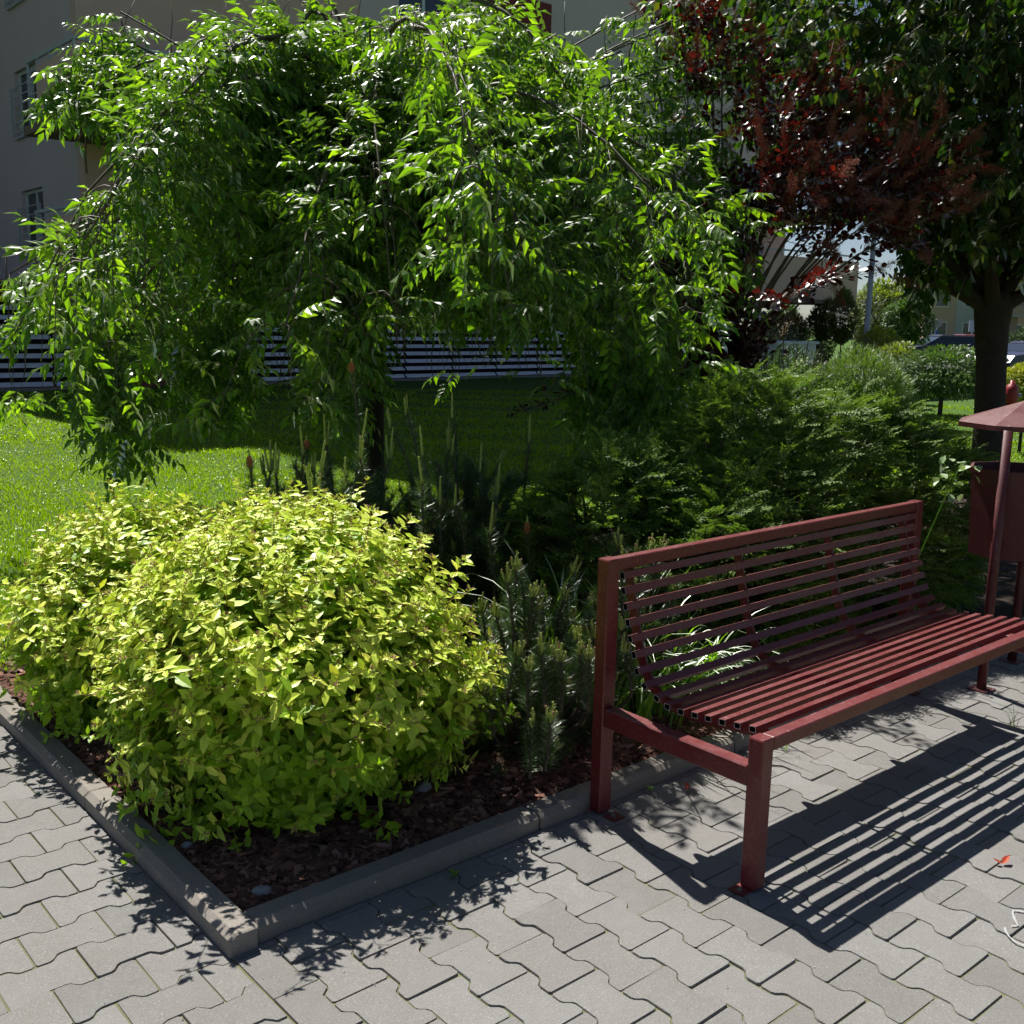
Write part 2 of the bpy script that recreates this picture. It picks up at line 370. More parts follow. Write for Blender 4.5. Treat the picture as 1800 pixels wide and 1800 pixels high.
for s in range(8):
    sel = np.arange(s, len(px), 8); n = len(sel)
    yaw = rng.uniform(0, 2*np.pi, n); d = np.stack([np.cos(yaw), np.sin(yaw), rng.normal(0, .22, n)], 1); upv = np.stack([rng.normal(0, .35, n), rng.normal(0, .35, n), np.ones(n)], 1)
    scatter(A, *chip_tmpl(s), basis(d, upv), np.stack([px[sel], py[sel], mound[sel] + rng.uniform(0, .014, n)], 1), np.minimum(rng.gamma(4, .0065, n) + .008, .05))
tag(link('bark_mulch', A.mesh('bark_mulch', M_BARKCHIP)), 'reddish brown bark mulch covering the flower bed', 'bark mulch', kind='stuff')
M_PEBBLE = surf('pebble', (.16, .16, .165), (.27, .27, .28), 30, .8, 80, .3, .003)
M_BUFF = surf('pale_bark', (.3, .17, .1), (.4, .25, .17), 30, .9, 80, .4, .003)
def pebble(name, p, r, m, label):
    A = Arr(); A.ellipsoid((0, 0, 0), r, 9, 6); A.V = [v + rng.normal(0, min(r)*.13, v.shape) for v in A.V]
    o = link(name, A.mesh(name, m, True), None, p); o.rotation_euler = (0, 0, rng.uniform(0, 3)); tag(o, label, 'stone' if name == 'stone' else 'bark')
pebble('stone', (.17, .15, .052), (.028, .018, .013), M_PEBBLE, 'grey pebble in the bark at the inner corner of the kerb')
pebble('stone', (.87, .37, .07), (.035, .026, .02), M_PEBBLE, 'larger grey stone in the bark under the right side of the yellow shrub')
pebble('stone', (.12, .52, .05), (.018, .013, .011), M_PEBBLE, 'small pale pebble in the bark beside the left kerb')

# ------------------------------------------------------------------ grass
M_GRASS = leafmat('grass_blades', (.20, .32, .003), (.31, .45, .006), (1.35, 1.45, .2), .5, .12, .5, (.36, .47, .02))
def grass_blades(n, dmin, dmax, power=1.2):
    ang = np.arctan2(FW[0], FW[1]) + rng.uniform(-.55, .55, n); u = rng.random(n)
    d = (dmin**(1-power) + u*(dmax**(1-power) - dmin**(1-power)))**(1/(1-power))
    x = CAM[0] + d*np.sin(ang); y = CAM[1] + d*np.cos(ang)
    k = (x > .12) & (y > np.where(x < 9.5, ybed(x), .3)) & (y < 20.0)
    return x[k], y[k], d[k]
A = Arr()
x, y, d = grass_blades(330000, 4.3, 24, 1.25)
n = len(x); yaw = rng.uniform(0, 2*np.pi, n); lean = rng.normal(.0, .5, n)
clump = .75 + .5*(np.sin(x*2.1 + 1.7*np.sin(y*1.3))*np.sin(y*2.7 + x*.6))*.5 + rng.normal(0, .18, n)
hgt = np.clip(.042*clump, .016, .085); w = .0021 * np.clip(d/5.0, 1, 3.6)
ca, sa = np.cos(yaw), np.sin(yaw); z0 = lawn_z(x, y) - .003
b0 = np.stack([x - ca*w, y - sa*w, z0], 1); b1 = np.stack([x + ca*w, y + sa*w, z0], 1)
mx = x - sa*lean*hgt*.35; my = y + ca*lean*hgt*.35
m0 = np.stack([mx - ca*w*.8, my - sa*w*.8, z0 + hgt*.6], 1); m1 = np.stack([mx + ca*w*.8, my + sa*w*.8, z0 + hgt*.6], 1)
tp = np.stack([x - sa*lean*hgt*1.1, y + ca*lean*hgt*1.1, z0 + hgt*(1 - .18*np.abs(lean))], 1)
V = np.stack([b0, b1, m0, m1, tp], 1).reshape(-1, 3); i = np.arange(n)*5
A.add(V, [np.stack([i, i+1, i+3, i+2], 1), np.stack([i+2, i+3, i+4], 1)])
tag(link('grass', A.mesh('grass', M_GRASS)), 'mown green lawn grass behind the shrubs', 'grass', kind='stuff')

# ------------------------------------------------------------------ bench
def bevbox(A, a, b, r=.003, m=0):
    """box with chamfered edges along its longest axis and at the ends"""
    a = np.array(a, float); b = np.array(b, float); ax = int(np.argmax(b - a)); u, v = [(1, 2), (2, 0), (0, 1)][ax]
    oct_ = lambda s: [(a[u]+r+s, a[v]+s), (b[u]-r-s, a[v]+s), (b[u]-s, a[v]+r+s), (b[u]-s, b[v]-r-s), (b[u]-r-s, b[v]-s), (a[u]+r+s, b[v]-s), (a[u]+s, b[v]-r-s), (a[u]+s, a[v]+r+s)]
    V = []
    for t, s in ((a[ax], r*.7), (a[ax]+r, 0), (b[ax]-r, 0), (b[ax], r*.7)):
        for p, q in oct_(s):
            w = [0, 0, 0]; w[ax] = t; w[u] = p; w[v] = q; V.append(w)
    Fs = [(i*8+j, i*8+(j+1) % 8, (i+1)*8+(j+1) % 8, (i+1)*8+j) for i in range(3) for j in range(8)]
    A.add(V, [np.array(Fs), np.array([list(range(8))[::-1]]), np.array([list(range(24, 32))])], m); return A
BX0, BX1 = 1.283, 3.245
bench = thing('park_bench', (2.26, -.33, 0), 'dark red metal slatted bench with curved back standing on the paving', 'bench')
def bpart(name, fn, mats=M_RED, parent=bench, smooth=False):
    A = Arr(); fn(A); return part(name, A, mats, parent, smooth)
for x0 in (BX0, BX1 - .055):
    bpart('back_post', lambda A: bevbox(A, (x0, -.042, .006), (x0+.055, .006, .859), .004))
    bpart('leg', lambda A: bevbox(A, (x0+.001, -.656, .006), (x0+.054, -.606, .459), .004))
    bpart('side_rail', lambda A: bevbox(A, (x0+.003, -.605, .308), (x0+.052, -.043, .370), .004))
    for (px0, py0, bx_, by_) in ((x0+.006, -.105, x0+.03, -.075), (x0-.035, -.645, x0-.018, -.622)):
        pl = bpart('base_plate', lambda A: A.box((px0, py0, .0005), (px0+.05, py0+.05, .0055)))
        bpart('bolt', lambda A: A.tube([(bx_, by_, .0057), (bx_, by_, .0095)], .008, 6), M_STEEL, pl)
bpart('top_rail', lambda A: bevbox(A, (BX0+.055, -.036, .818), (BX1-.055, .0, .8575), .003))
bpart('front_rail', lambda A: bevbox(A, (BX0+.054, -.655, .418), (BX1-.054, -.612, .4585), .003))
PROF = np.array([(-.036,.800),(-.047,.752),(-.058,.702),(-.071,.652),(-.085,.602),(-.100,.552),(-.120,.503),(-.152,.462),(-.200,.435),(-.252,.425),(-.305,.424),(-.356,.428),(-.409,.434),(-.463,.440),(-.516,.446),(-.568,.451)])
TAN = np.gradient(PROF, axis=0); TAN /= np.linalg.norm(TAN, axis=1)[:, None]; NOR = np.stack([TAN[:, 1], -TAN[:, 0]], 1)   # towards the sitter
for s in range(len(NOR)):
    if NOR[s] @ np.array([-.5, .8]) < 0: NOR[s] *= -1
def slat(A, c, t, n, x0, x1, hw=.0118, hh=.0095, th=.0018):
    ring = lambda x, e: [(x, *(c + t*(hw-e)*a + n*(hh-e)*b)) for a, b in ((-1, -1), (1, -1), (1, 1), (-1, 1))]
    V = ring(x0, 0) + ring(x1, 0) + ring(x0, th) + ring(x1, th) + ring(x0+.02, th) + ring(x1-.02, th)
    q = [(0,1,2,3)]; out = [(j, (j+1) % 4, 4+(j+1) % 4, 4+j) for j in range(4)]
    edge = [(j, 8+j, 8+(j+1) % 4, (j+1) % 4) for j in range(4)] + [(4+j, 4+(j+1) % 4, 12+(j+1) % 4, 12+j) for j in range(4)]
    ins = [(8+j, 16+j, 16+(j+1) % 4, 8+(j+1) % 4) for j in range(4)] + [(12+j, 12+(j+1) % 4, 20+(j+1) % 4, 20+j) for j in range(4)] + [(16, 17, 18, 19), (23, 22, 21, 20)]
    A.add(V, [np.array(out), np.array(edge), np.array(ins)]); A.M[-3][:] = 0; A.M[-2][:] = 1; A.M[-1][:] = 2
for i, (c, t, n) in enumerate(zip(PROF, TAN, NOR)):
    A = Arr(); slat(A, c, t, n, 1.352 + rng.normal(0, .002), 3.178 + rng.normal(0, .002)); part('slat', A, [M_RED, M_EDGE, M_DARKIN], bench)
fine = np.array([np.interp(np.linspace(0, 15, 46), range(16), PROF[:, k]) for k in (0, 1)]).T
fine = np.vstack([[(-.02, .83)], fine, [(-.612, .440)]])
ft = np.gradient(fine, axis=0); ft /= np.linalg.norm(ft, axis=1)[:, None]; fn_ = np.stack([-ft[:, 1], ft[:, 0]], 1)
for s in range(len(fn_)):
    if fn_[s] @ np.array([.5, -.8]) < 0: fn_[s] *= -1
for xr in (1.415, 1.985, 2.555, 3.115):
    A = Arr(); V = []
    for c, n in zip(fine, fn_):
        for x, o in ((xr-.004, .0103), (xr+.004, .0103), (xr+.004, .043), (xr-.004, .043)): V.append((x, *(c + n*o)))
    m_ = len(fine); Fs = [(i*4+j, i*4+(j+1) % 4, (i+1)*4+(j+1) % 4, (i+1)*4+j) for i in range(m_-1) for j in range(4)] + [(0, 3, 2, 1), (m_*4-4, m_*4-3, m_*4-2, m_*4-1)]
    A.add(V, Fs); part('support_rib', A, M_RED, bench)

# ------------------------------------------------------------------ litter bin with roof
lb = thing('litter_bin', (3.78, -.2, 0), 'dark red litter bin under an eight sided roof on posts beside the bench', 'litter bin')
cb = np.array([3.78, -.2, 0]); fa = math.atan2(CAM[1]+.2, CAM[0]-3.78)
def octo(r, z): return [cb + [r*math.cos(fa + math.pi/8 + k*math.pi/4), r*math.sin(fa + math.pi/8 + k*math.pi/4), z] for k in range(8)]
A = Arr(); V = octo(.288, 1.165) + octo(.288, 1.187) + octo(.008, 1.285); i8 = np.arange(8); k8 = (i8+1) % 8
A.add(V, [np.stack([i8, k8, 8+k8, 8+i8], 1), np.stack([8+i8, 8+k8, 16+k8, 16+i8], 1), np.array([list(range(16, 24))]), np.array([list(range(8))[::-1]])]); part('roof', A, M_REDBIN, lb)
for (qx, qy) in ((3.515, -.25), (4.045, -.15)):
    A = Arr(); A.tube([(qx, qy, .001), (qx, qy, 1.17)], .021, 12); part('post', A, M_REDBIN, lb, True)
    A = Arr(); A.box((qx-.045, qy-.045, .0008), (qx+.045, qy+.045, .007)); part('base_plate', A, M_REDBIN, lb)
A = Arr(); V = octo(.19, .585) + octo(.21, .985) + octo(.204, .985) + octo(.184, .60)
A.add(V, [np.stack([i8, k8, 8+k8, 8+i8], 1), np.stack([8+i8, 8+k8, 16+k8, 16+i8], 1), np.stack([16+i8, 16+k8, 24+k8, 24+i8], 1), np.array([list(range(24, 32))]), np.array([list(range(8))[::-1]])]); part('container', A, M_REDBIN, lb)
A = Arr(); V = octo(.2095, .962) + octo(.218, .962) + octo(.2185, .982) + octo(.2107, .982); A.add(V, [np.stack([q*8+i8, q*8+k8, ((q+1) % 4)*8+k8, ((q+1) % 4)*8+i8], 1) for q in range(4)]); part('rim', A, M_REDBIN, lb)
for zz in (.66, .90):
    for sx, qx, qy in ((-1, 3.515, -.25), (1, 4.045, -.15)):
        c_ = np.array([qx, qy, zz]); e_ = cb*[1, 1, 0] + [0, 0, zz]; d_ = (e_-c_)/np.linalg.norm(e_-c_); A = Arr(); A.tube([c_ + d_*.018, c_ + d_*.075], .012, 6); part('bracket', A, M_REDBIN, lb)

# ------------------------------------------------------------------ leaf templates (x along leaf, z up)
def leaf_t(L, W, fold=.25, curl=.15, wide=.42, tipw=.7):
    """8 vertices, folded along the midrib, tip curled down"""
    def p(t, s, w): return (L*t, s*w, abs(s)*w*fold - curl*L*t*t)
    w1, w2 = W*.5, W*.5*tipw
    V = [p(0, 0, 0), p(wide*.75, 1, w1), p(wide*.75, 0, 0), p(wide*.75, -1, w1), p(.72, 1, w2), p(.72, 0, 0), p(.72, -1, w2), p(1, 0, 0)]
    return np.array(V), [np.array([(0, 2, 1), (0, 3, 2), (5, 7, 4), (5, 6, 7)]), np.array([(2, 5, 4, 1), (3, 6, 5, 2)])]
def leaf_s(L, W, fold=.2, curl=.1):
    """5 vertices"""
    V = [(0, 0, 0), (L*.42, W/2, W*.5*fold), (L*.42, -W/2, W*.5*fold), (L, 0, -curl*L), (L*.42, 0, 0)]
    return np.array(V), [np.array([(0, 4, 1), (4, 3, 1), (0, 2, 4), (4, 2, 3)])]
def rot_about(d, up, roll):
    B = basis(d, up); c, s = math.cos(roll), math.sin(roll)
    return B @ np.array([[1, 0, 0], [0, c, -s], [0, s, c]])

# ------------------------------------------------------------------ golden spiraea
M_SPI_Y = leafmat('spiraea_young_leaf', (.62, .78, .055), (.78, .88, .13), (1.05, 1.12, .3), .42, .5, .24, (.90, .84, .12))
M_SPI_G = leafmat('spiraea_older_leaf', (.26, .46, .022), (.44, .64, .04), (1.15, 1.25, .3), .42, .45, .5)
M_SPI_ST = surf('spiraea_stem', (.22, .11, .035), (.32, .2, .06), 60, .7, 90, 0)
M_SPI_BUD = surf('spiraea_flower_bud', (.30, .15, .11), (.42, .22, .17), 80, .9, 120, 0)
def spi_sprig(seed, young=True):
    r = np.random.default_rng(seed); A = Arr(); L = r.uniform(.11, .15)
    bend = r.normal(0, .05, 2); ax = lambda t: np.array([bend[0]*t*t, bend[1]*t*t, L*t])
    A.tube([ax(t) for t in (0, .35, .7, 1)], [.0016, .0014, .0012, .0008], 3, 2, False)
    n = 13; ga = 2.399963; a0 = r.uniform(0, 6)
    for i in range(n):
        t = .08 + .92*(i/(n-1))**.85; a = a0 + ga*i + r.normal(0, .2); el = r.normal(.0 + .42*t**2, .2)
        d = np.array([math.cos(a)*math.cos(el), math.sin(a)*math.cos(el), math.sin(el)])
        ll = r.uniform(.042, .071) * (1 - .38*t**3); T = leaf_t(ll, ll*r.uniform(.42, .52), .2, r.uniform(.0, .25), .5, .72)
        Bm = rot_about(d, (0, 0, 1), r.normal(0, .25))
        scatter(A, T[0], T[1], Bm, ax(t)[None] + d[None]*.003, [1.0], 0 if (young and t > .4) else 1)
    for i in range(6):      # small leaves round the bud
        a = r.uniform(0, 6.28); el = r.uniform(.5, 1.1); d = np.array([math.cos(a)*math.cos(el), math.sin(a)*math.cos(el), math.sin(el)])
        T = leaf_s(r.uniform(.016, .028), .008); scatter(A, T[0], T[1], basis(d), ax(1)[None], [1.0], 0 if young else 1)
    if young and r.random() < .8:
        for i in range(12):
            p = ax(1) + np.array([r.normal(0, .0075), r.normal(0, .0075), .008 + r.uniform(-.004, .007)]); s = r.uniform(.0018, .0032)
            A.add(p + s*1.25*np.array([(1,0,-.4),(-.5,.87,-.4),(-.5,-.87,-.4),(0,0,1)]), [np.array([(0,1,3),(1,2,3),(2,0,3)])], 3)
    return A
SPI = [spi_sprig(100+i, True) for i in range(9)] + [spi_sprig(200+i, False) for i in range(5)]
SPI_M = [M_SPI_Y, M_SPI_G, M_SPI_ST, M_SPI_BUD]
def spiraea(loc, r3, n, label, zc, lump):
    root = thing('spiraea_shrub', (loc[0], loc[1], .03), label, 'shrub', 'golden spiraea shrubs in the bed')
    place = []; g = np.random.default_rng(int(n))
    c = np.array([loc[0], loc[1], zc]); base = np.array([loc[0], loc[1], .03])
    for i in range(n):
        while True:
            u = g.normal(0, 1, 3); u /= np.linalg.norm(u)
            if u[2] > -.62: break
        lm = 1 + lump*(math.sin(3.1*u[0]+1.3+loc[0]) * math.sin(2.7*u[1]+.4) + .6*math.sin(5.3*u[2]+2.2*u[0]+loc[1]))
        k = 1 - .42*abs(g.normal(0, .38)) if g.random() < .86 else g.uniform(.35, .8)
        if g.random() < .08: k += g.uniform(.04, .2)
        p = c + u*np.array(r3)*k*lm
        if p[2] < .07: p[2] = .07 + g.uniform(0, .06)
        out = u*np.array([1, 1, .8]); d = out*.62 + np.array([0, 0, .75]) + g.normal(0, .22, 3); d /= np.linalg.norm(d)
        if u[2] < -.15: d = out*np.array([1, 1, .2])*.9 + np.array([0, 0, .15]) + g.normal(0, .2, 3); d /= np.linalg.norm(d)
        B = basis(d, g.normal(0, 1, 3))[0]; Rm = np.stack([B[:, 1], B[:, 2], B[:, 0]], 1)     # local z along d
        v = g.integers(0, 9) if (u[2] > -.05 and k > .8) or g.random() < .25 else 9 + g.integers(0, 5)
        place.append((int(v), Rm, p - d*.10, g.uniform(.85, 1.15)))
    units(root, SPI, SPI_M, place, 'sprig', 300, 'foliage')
    for j in range(26):
        a = g.uniform(0, 6.28); e = g.uniform(.35, .85); end = c + np.array([math.cos(a)*r3[0]*e, math.sin(a)*r3[1]*e, r3[2]*(.7-.9*(e-.35))])
        st = base + np.array([math.cos(a)*.07, math.sin(a)*.07, 0]); mid = (st+end)/2 + np.array([0, 0, .06])
        A = Arr(); A.tube([st, st*.6+mid*.4+np.array([0,0,.02]), mid, end], [.005, .004, .0035, .002], 5); part('stem', A, M_TWIG, root)
spiraea((.64, .79), (.62, .64, .53), 1750, 'big golden yellow leafy shrub in front, by the kerb corner', .40, .05)
spiraea((.52, 1.80), (.50, .6, .49), 1050, 'golden yellow leafy shrub further back at the left edge by the lawn', .34, .05)
spiraea((1.02, 1.50), (.46, .46, .46), 650, 'golden yellow leafy shrub at the rear, touching the mountain pine shoots', .40, .05)

# ------------------------------------------------------------------ mountain pines
M_NEEDLE = leafmat('pine_needles', (.05, .11, .022), (.11, .20, .04), (1.1, 1.2, .5), .4, .6, .3)
M_CANDLE = surf('pine_candle', (.30, .36, .08), (.42, .47, .14), 150, .75, 260, .6, .003, coord='Object')
M_CANDTIP = surf('pine_candle_tip', (.34, .22, .12), (.45, .2, .14), 100, .8, 200, 0)
M_PCONE = surf('pine_pollen_cone', (.42, .13, .05), (.55, .2, .09), 160, .85, 260, .5, .003, coord='Object')
def needle_t(L, w):
    V = np.array([(0, -w*1.15, 0), (0, w*1.15, 0), (L, 0, 0)]); return V, [np.array([(0, 1, 2)])]
def pine_shoot(seed, L, nneedle, candles, cone, nl=.055, fat=1.0):
    """local z along the shoot; candles at its end"""
    r = np.random.default_rng(seed); A = Arr(); b = r.normal(0, .06, 2); ax = lambda t: np.array([b[0]*L*t*t*2, b[1]*L*t*t*2, L*t])
    A.tube([ax(t) for t in (0, .3, .65, 1)], [.0065, .006, .0055, .005], 6, 0)
    t = r.uniform(.0, 1, nneedle)**.75; a = r.uniform(0, 6.28, nneedle); el = np.clip(r.normal(.6, .24, nneedle) + .25*(t > .9), .2, 1.35)
    d = np.stack([np.cos(a)*np.cos(el), np.sin(a)*np.cos(el), np.sin(el)], 1); P = np.array([ax(q) for q in t])
    T = needle_t(1.0, .0165); scatter(A, T[0], T[1], basis(d, r.normal(0, 1, (nneedle, 3))), P, r.uniform(.75, 1.1, nneedle)*nl, 1)
    for j, (cl, tilt, az) in enumerate(candles):
        e = np.array([math.sin(tilt)*math.cos(az), math.sin(tilt)*math.sin(az), math.cos(tilt)]); st = ax(1) + np.array([math.cos(az), math.sin(az), 0])*.008*(tilt > .05)
        pts = [st + e*cl*q*.5 + (e*.5*q + np.array([0, 0, .5*q]))*cl*.5*q for q in np.linspace(0, 1, 6)]
        if cone and j == 0:
            nb = 34
            for q in range(nb):
                zz = q/nb; aa = q*2.4; p = st + np.array([math.cos(aa)*.0115*math.sin(.5+2.3*zz), math.sin(aa)*.0115*math.sin(.5+2.3*zz), .004+zz*.046]); s = .0062
                A.add(p + s*np.array([(1,0,0),(0,1,0),(-1,0,0),(0,-1,0),(0,0,1),(0,0,-1)]), [np.array([(0,1,4),(1,2,4),(2,3,4),(3,0,4),(1,0,5),(2,1,5),(3,2,5),(0,3,5)])], 4)
        A.tube(pts, np.array([.0062, .0064, .0060, .0057, .0052, .0042])*fat, 7, 2)
        nb = int(cl/.0045); tq = np.linspace(.05, .95, nb); aa = np.arange(nb)*2.4     # scale tips on the candle
        dd = np.stack([np.cos(aa)*.8, np.sin(aa)*.8, np.full(nb, .7)], 1); PP = np.array([np.array([np.interp(q, np.linspace(0, 1, 6), [pp[k] for pp in pts]) for k in range(3)]) for q in tq])
        scatter(A, *needle_t(.0125, .0012), basis(dd, (0, 0, 1)), PP + dd*.003, np.ones(nb), 2)
        A.ellipsoid(pts[-1], (.0052*fat, .0052*fat, .006), 6, 4, 3 if r.random() < .15 else 2)
    return A
def cset(r, k, lo, hi, spread=.35):
    out = [(r.uniform(lo*1.15, hi), r.normal(0, .05), 0)]
    for i in range(k-1): out.append((r.uniform(lo, hi*.75), r.uniform(.12, spread), i*6.28/max(1, k-1) + r.uniform(0, 1)))
    return out
PINE = []; gr = np.random.default_rng(33)
for i in range(7): PINE.append(pine_shoot(300+i, gr.uniform(.30, .42), 400, cset(gr, int(gr.integers(1, 4)), .07, .15), False, .06))           # 0-6 tall candles
for i in range(3): PINE.append(pine_shoot(320+i, gr.uniform(.3, .4), 400, [(gr.uniform(.06, .08), .02, 0)] + cset(gr, 1, .02, .03)*0, True, .066))  # 7-9 with pollen cones
for i in range(6): PINE.append(pine_shoot(340+i, gr.uniform(.14, .20), 520, cset(gr, int(gr.integers(2, 6)), .03, .07, .45), False, .055, .8))      # 10-15 compact, many candles
for i in range(3): PINE.append(pine_shoot(360+i, gr.uniform(.16, .24), 400, [], False, .06))                                                  # 16-18 bare shoots
PINE_M = [M_TWIG, M_NEEDLE, M_CANDLE, M_CANDTIP, M_PCONE]
def zrot(d, g):
    B = basis(d, g.normal(0, 1, 3))[0]; return np.stack([B[:, 1], B[:, 2], B[:, 0]], 1)
def pine(base, tips, label, seed, kinds, fill, fillkinds, fr):
    root = thing('mountain_pine', (base[0], base[1], .03), label, 'pine shrub', 'mountain pines in the bed')
    g = np.random.default_rng(seed); place = []; b = np.array([base[0], base[1], .03])
    def shoot(tip, k, lean=.25):
        V = PINE[k].V; top = max(v[:, 2].max() for v in V)
        d = np.array([tip[0]-b[0], tip[1]-b[1], 0])*lean + np.array([0, 0, 1.0]) + np.r_[g.normal(0, .18 if lean > .5 else .08, 2), 0]; d /= np.linalg.norm(d)
        p = np.asarray(tip) - d*top; place.append((k, zrot(d, g), p, 1.0)); return p
    ends = []
    for tip in tips: ends.append(shoot(tip, int(g.choice(kinds))))
    for i in range(fill):
        while True:
            u = g.normal(0, 1, 3); u /= np.linalg.norm(u)
            if u[2] > -.1: break
        tip = b + np.array([0, 0, fr[3]]) + u*np.array(fr[:3])*g.uniform(.45, 1.02); ends.append(shoot(tip, int(g.choice(fillkinds)), 2.0))
    units(root, PINE, PINE_M, place, 'shoot', 300, 'foliage')
    for e in ends[:max(14, len(tips))]:
        mid = (b*.55 + e*.45); mid[2] = b[2] + (e[2]-b[2])*.3
        A = Arr(); A.tube([b + g.normal(0, .03, 3)*[1, 1, 0], mid, e*.75+mid*.25 + np.array([0, 0, -.02]), e], [.012, .010, .007, .005], 6); part('branch', A, M_TRUNK, root)
T1 = [at(*q) for q in [(440,785,4.75),(455,772,4.9),(495,775,4.8),(517,748,4.85),(530,766,5.0),(571,772,4.7),(553,818,4.5),(583,724,5.0),(625,630,4.95),(637,718,4.75),(650,758,4.7),(672,750,5.0),(593,835,4.5),(612,800,4.6),(560,800,4.9),(480,800,5.0)]]
T2 = [at(*q) for q in [(706,712,5.0),(735,693,5.1),(747,748,4.75),(722,805,4.5),(777,735,5.2),(805,690,5.15),(850,780,5.1),(880,815,4.9),(930,730,5.3),(960,800,5.0),(1000,830,5.0),(875,880,4.6),(940,900,4.7),(985,880,4.8),(780,840,4.7),(830,850,4.7)]]
pine((1.50, 2.05), T1, 'tall mountain pine with pale candles and orange pollen cones behind the yellow shrubs', 41, [0,1,2,3,4,5,6,7,8,0,2,4], 270, [0,16,17,18,16,17], (.58, .54, .64, .34))
pine((2.12, 1.75), T2, 'tall shaded mountain pine in the middle of the bed left of the conifer mounds', 42, [0,1,2,3,4,5,6,7,0,1,2,3], 300, [1,16,17,18,17,16,18], (.68, .56, .66, .34))
T3 = [at(*q) for q in [(912,965,3.75),(900,990,3.7),(922,985,3.8),(935,1020,3.7),(945,1045,3.75),(1006,975,4.0),(985,1020,4.0),(960,1020,3.9),(860,1040,3.9),(880,1050,3.75),(905,1130,3.5),(925,1150,3.5),(955,1115,3.55),(966,1118,3.6),(1015,1095,3.65),(1025,1110,3.6),(1037,1120,3.6),(990,1120,3.7),(1000,1130,3.55),(870,1140,3.6),(875,1185,3.45),(983,1230,3.4),(930,1250,3.4),(1050,1090,3.7),(1090,1080,3.8),(1120,1110,3.75)]]
pine((1.46, .50), T3, 'low compact mountain pine with many pale candles between yellow shrub and bench', 43, [10,11,12,13,14,15], 130, [16,17,18,16,17,10,13], (.40, .38, .42, .14))
T4 = [at(*q) for q in [(1098,925,4.1),(1078,935,4.1),(1115,950,4.1),(1145,938,4.2),(1160,935,4.2),(1160,955,4.15),(1085,960,4.0),(1130,980,4.0),(1180,1010,4.1),(1110,1010,3.9)]]
pine((1.98, .55), T4, 'small mountain pine behind the left end of the bench back', 44, [10,11,12,13,14,15], 60, [16,17,18,16,12], (.32, .25, .5, .2))

# ------------------------------------------------------------------ false cypress mounds
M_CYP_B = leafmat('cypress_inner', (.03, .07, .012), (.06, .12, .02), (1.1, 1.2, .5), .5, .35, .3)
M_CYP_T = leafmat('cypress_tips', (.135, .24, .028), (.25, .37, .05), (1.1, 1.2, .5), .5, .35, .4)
def frond(seed, L):
    r = np.random.default_rng(seed); A = Arr(); droop = r.uniform(.25, .6)
    ax = lambda t: np.array([L*t, 0, -droop*L*t*t])
    A.tube([ax(t) for t in (0, .4, .75, 1)], [.0022, .0018, .0012, .0006], 3, 0, False)
    V = np.array([(0, 0, 0), (.45, -.66, .04), (1, 0, -.12), (.45, .66, .04)])
    n = 13
    for i in range(n):
        t = .12 + .88*i/(n-1); s = 1 if i % 2 else -1; an = s*r.uniform(.55, .85); bl = L*(.42*(1-.75*t) + .1)*r.uniform(.8, 1.15)
        d = np.array([math.cos(an), math.sin(an), -droop*2*t*.8 + r.normal(0, .1)]); d /= np.linalg.norm(d); p = ax(t)
        nsub = max(3, int(bl/.0088)); pts = []; dirs = []; lens = []
        for k in range(nsub):
            q = (k+.3)/nsub; ss = 1 if k % 2 else -1
            d2 = np.array([math.cos(an + ss*.6), math.sin(an + ss*.6), d[2] - .12*q]); pts.append(p + d*bl*q); dirs.append(d2); lens.append(.020*(1-.35*q)*r.uniform(.8, 1.2))
        pts.append(p); dirs.append(d); lens.append(bl*.98)
        lens = np.array(lens); Bm = basis(np.array(dirs), (0, 0, 1)); Bm = Bm.copy()
        for j in range(len(pts)):
            Vv = V*np.array([lens[j], .0066 if j < len(pts)-1 else .0046, lens[j]*.4])
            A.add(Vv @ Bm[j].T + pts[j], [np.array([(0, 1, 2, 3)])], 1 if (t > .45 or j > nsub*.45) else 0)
    return A
CYP = [frond(400+i, gr.uniform(.12, .19)) for i in range(8)]
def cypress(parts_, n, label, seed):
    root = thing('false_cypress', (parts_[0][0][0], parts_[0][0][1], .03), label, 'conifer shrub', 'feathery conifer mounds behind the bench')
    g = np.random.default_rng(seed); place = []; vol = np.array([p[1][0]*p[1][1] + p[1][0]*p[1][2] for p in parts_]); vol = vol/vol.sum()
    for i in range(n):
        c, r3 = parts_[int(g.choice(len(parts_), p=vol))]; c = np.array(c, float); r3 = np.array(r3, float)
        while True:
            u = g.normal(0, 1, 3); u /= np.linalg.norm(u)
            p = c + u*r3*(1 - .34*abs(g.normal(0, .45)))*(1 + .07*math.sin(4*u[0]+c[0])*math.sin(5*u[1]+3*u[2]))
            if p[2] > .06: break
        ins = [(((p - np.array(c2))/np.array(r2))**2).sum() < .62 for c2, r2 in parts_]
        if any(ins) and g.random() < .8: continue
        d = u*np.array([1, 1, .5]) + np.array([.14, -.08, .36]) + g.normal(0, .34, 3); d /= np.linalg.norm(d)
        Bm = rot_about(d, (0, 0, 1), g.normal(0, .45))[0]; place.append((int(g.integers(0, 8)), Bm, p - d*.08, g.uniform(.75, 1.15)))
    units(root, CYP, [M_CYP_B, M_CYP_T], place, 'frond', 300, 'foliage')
    b = np.array([parts_[0][0][0], parts_[0][0][1], .02])
    for j in range(14):
        c, r3 = parts_[j % len(parts_)]; u = g.normal(0, 1, 3); u[2] = abs(u[2]); u /= np.linalg.norm(u); e = np.array(c) + u*np.array(r3)*.8
        A = Arr(); A.tube([b, b*.5+e*.5 + np.array([0, 0, -.08]), e], [.025, .015, .004], 5); part('branch', A, M_TRUNK, root)
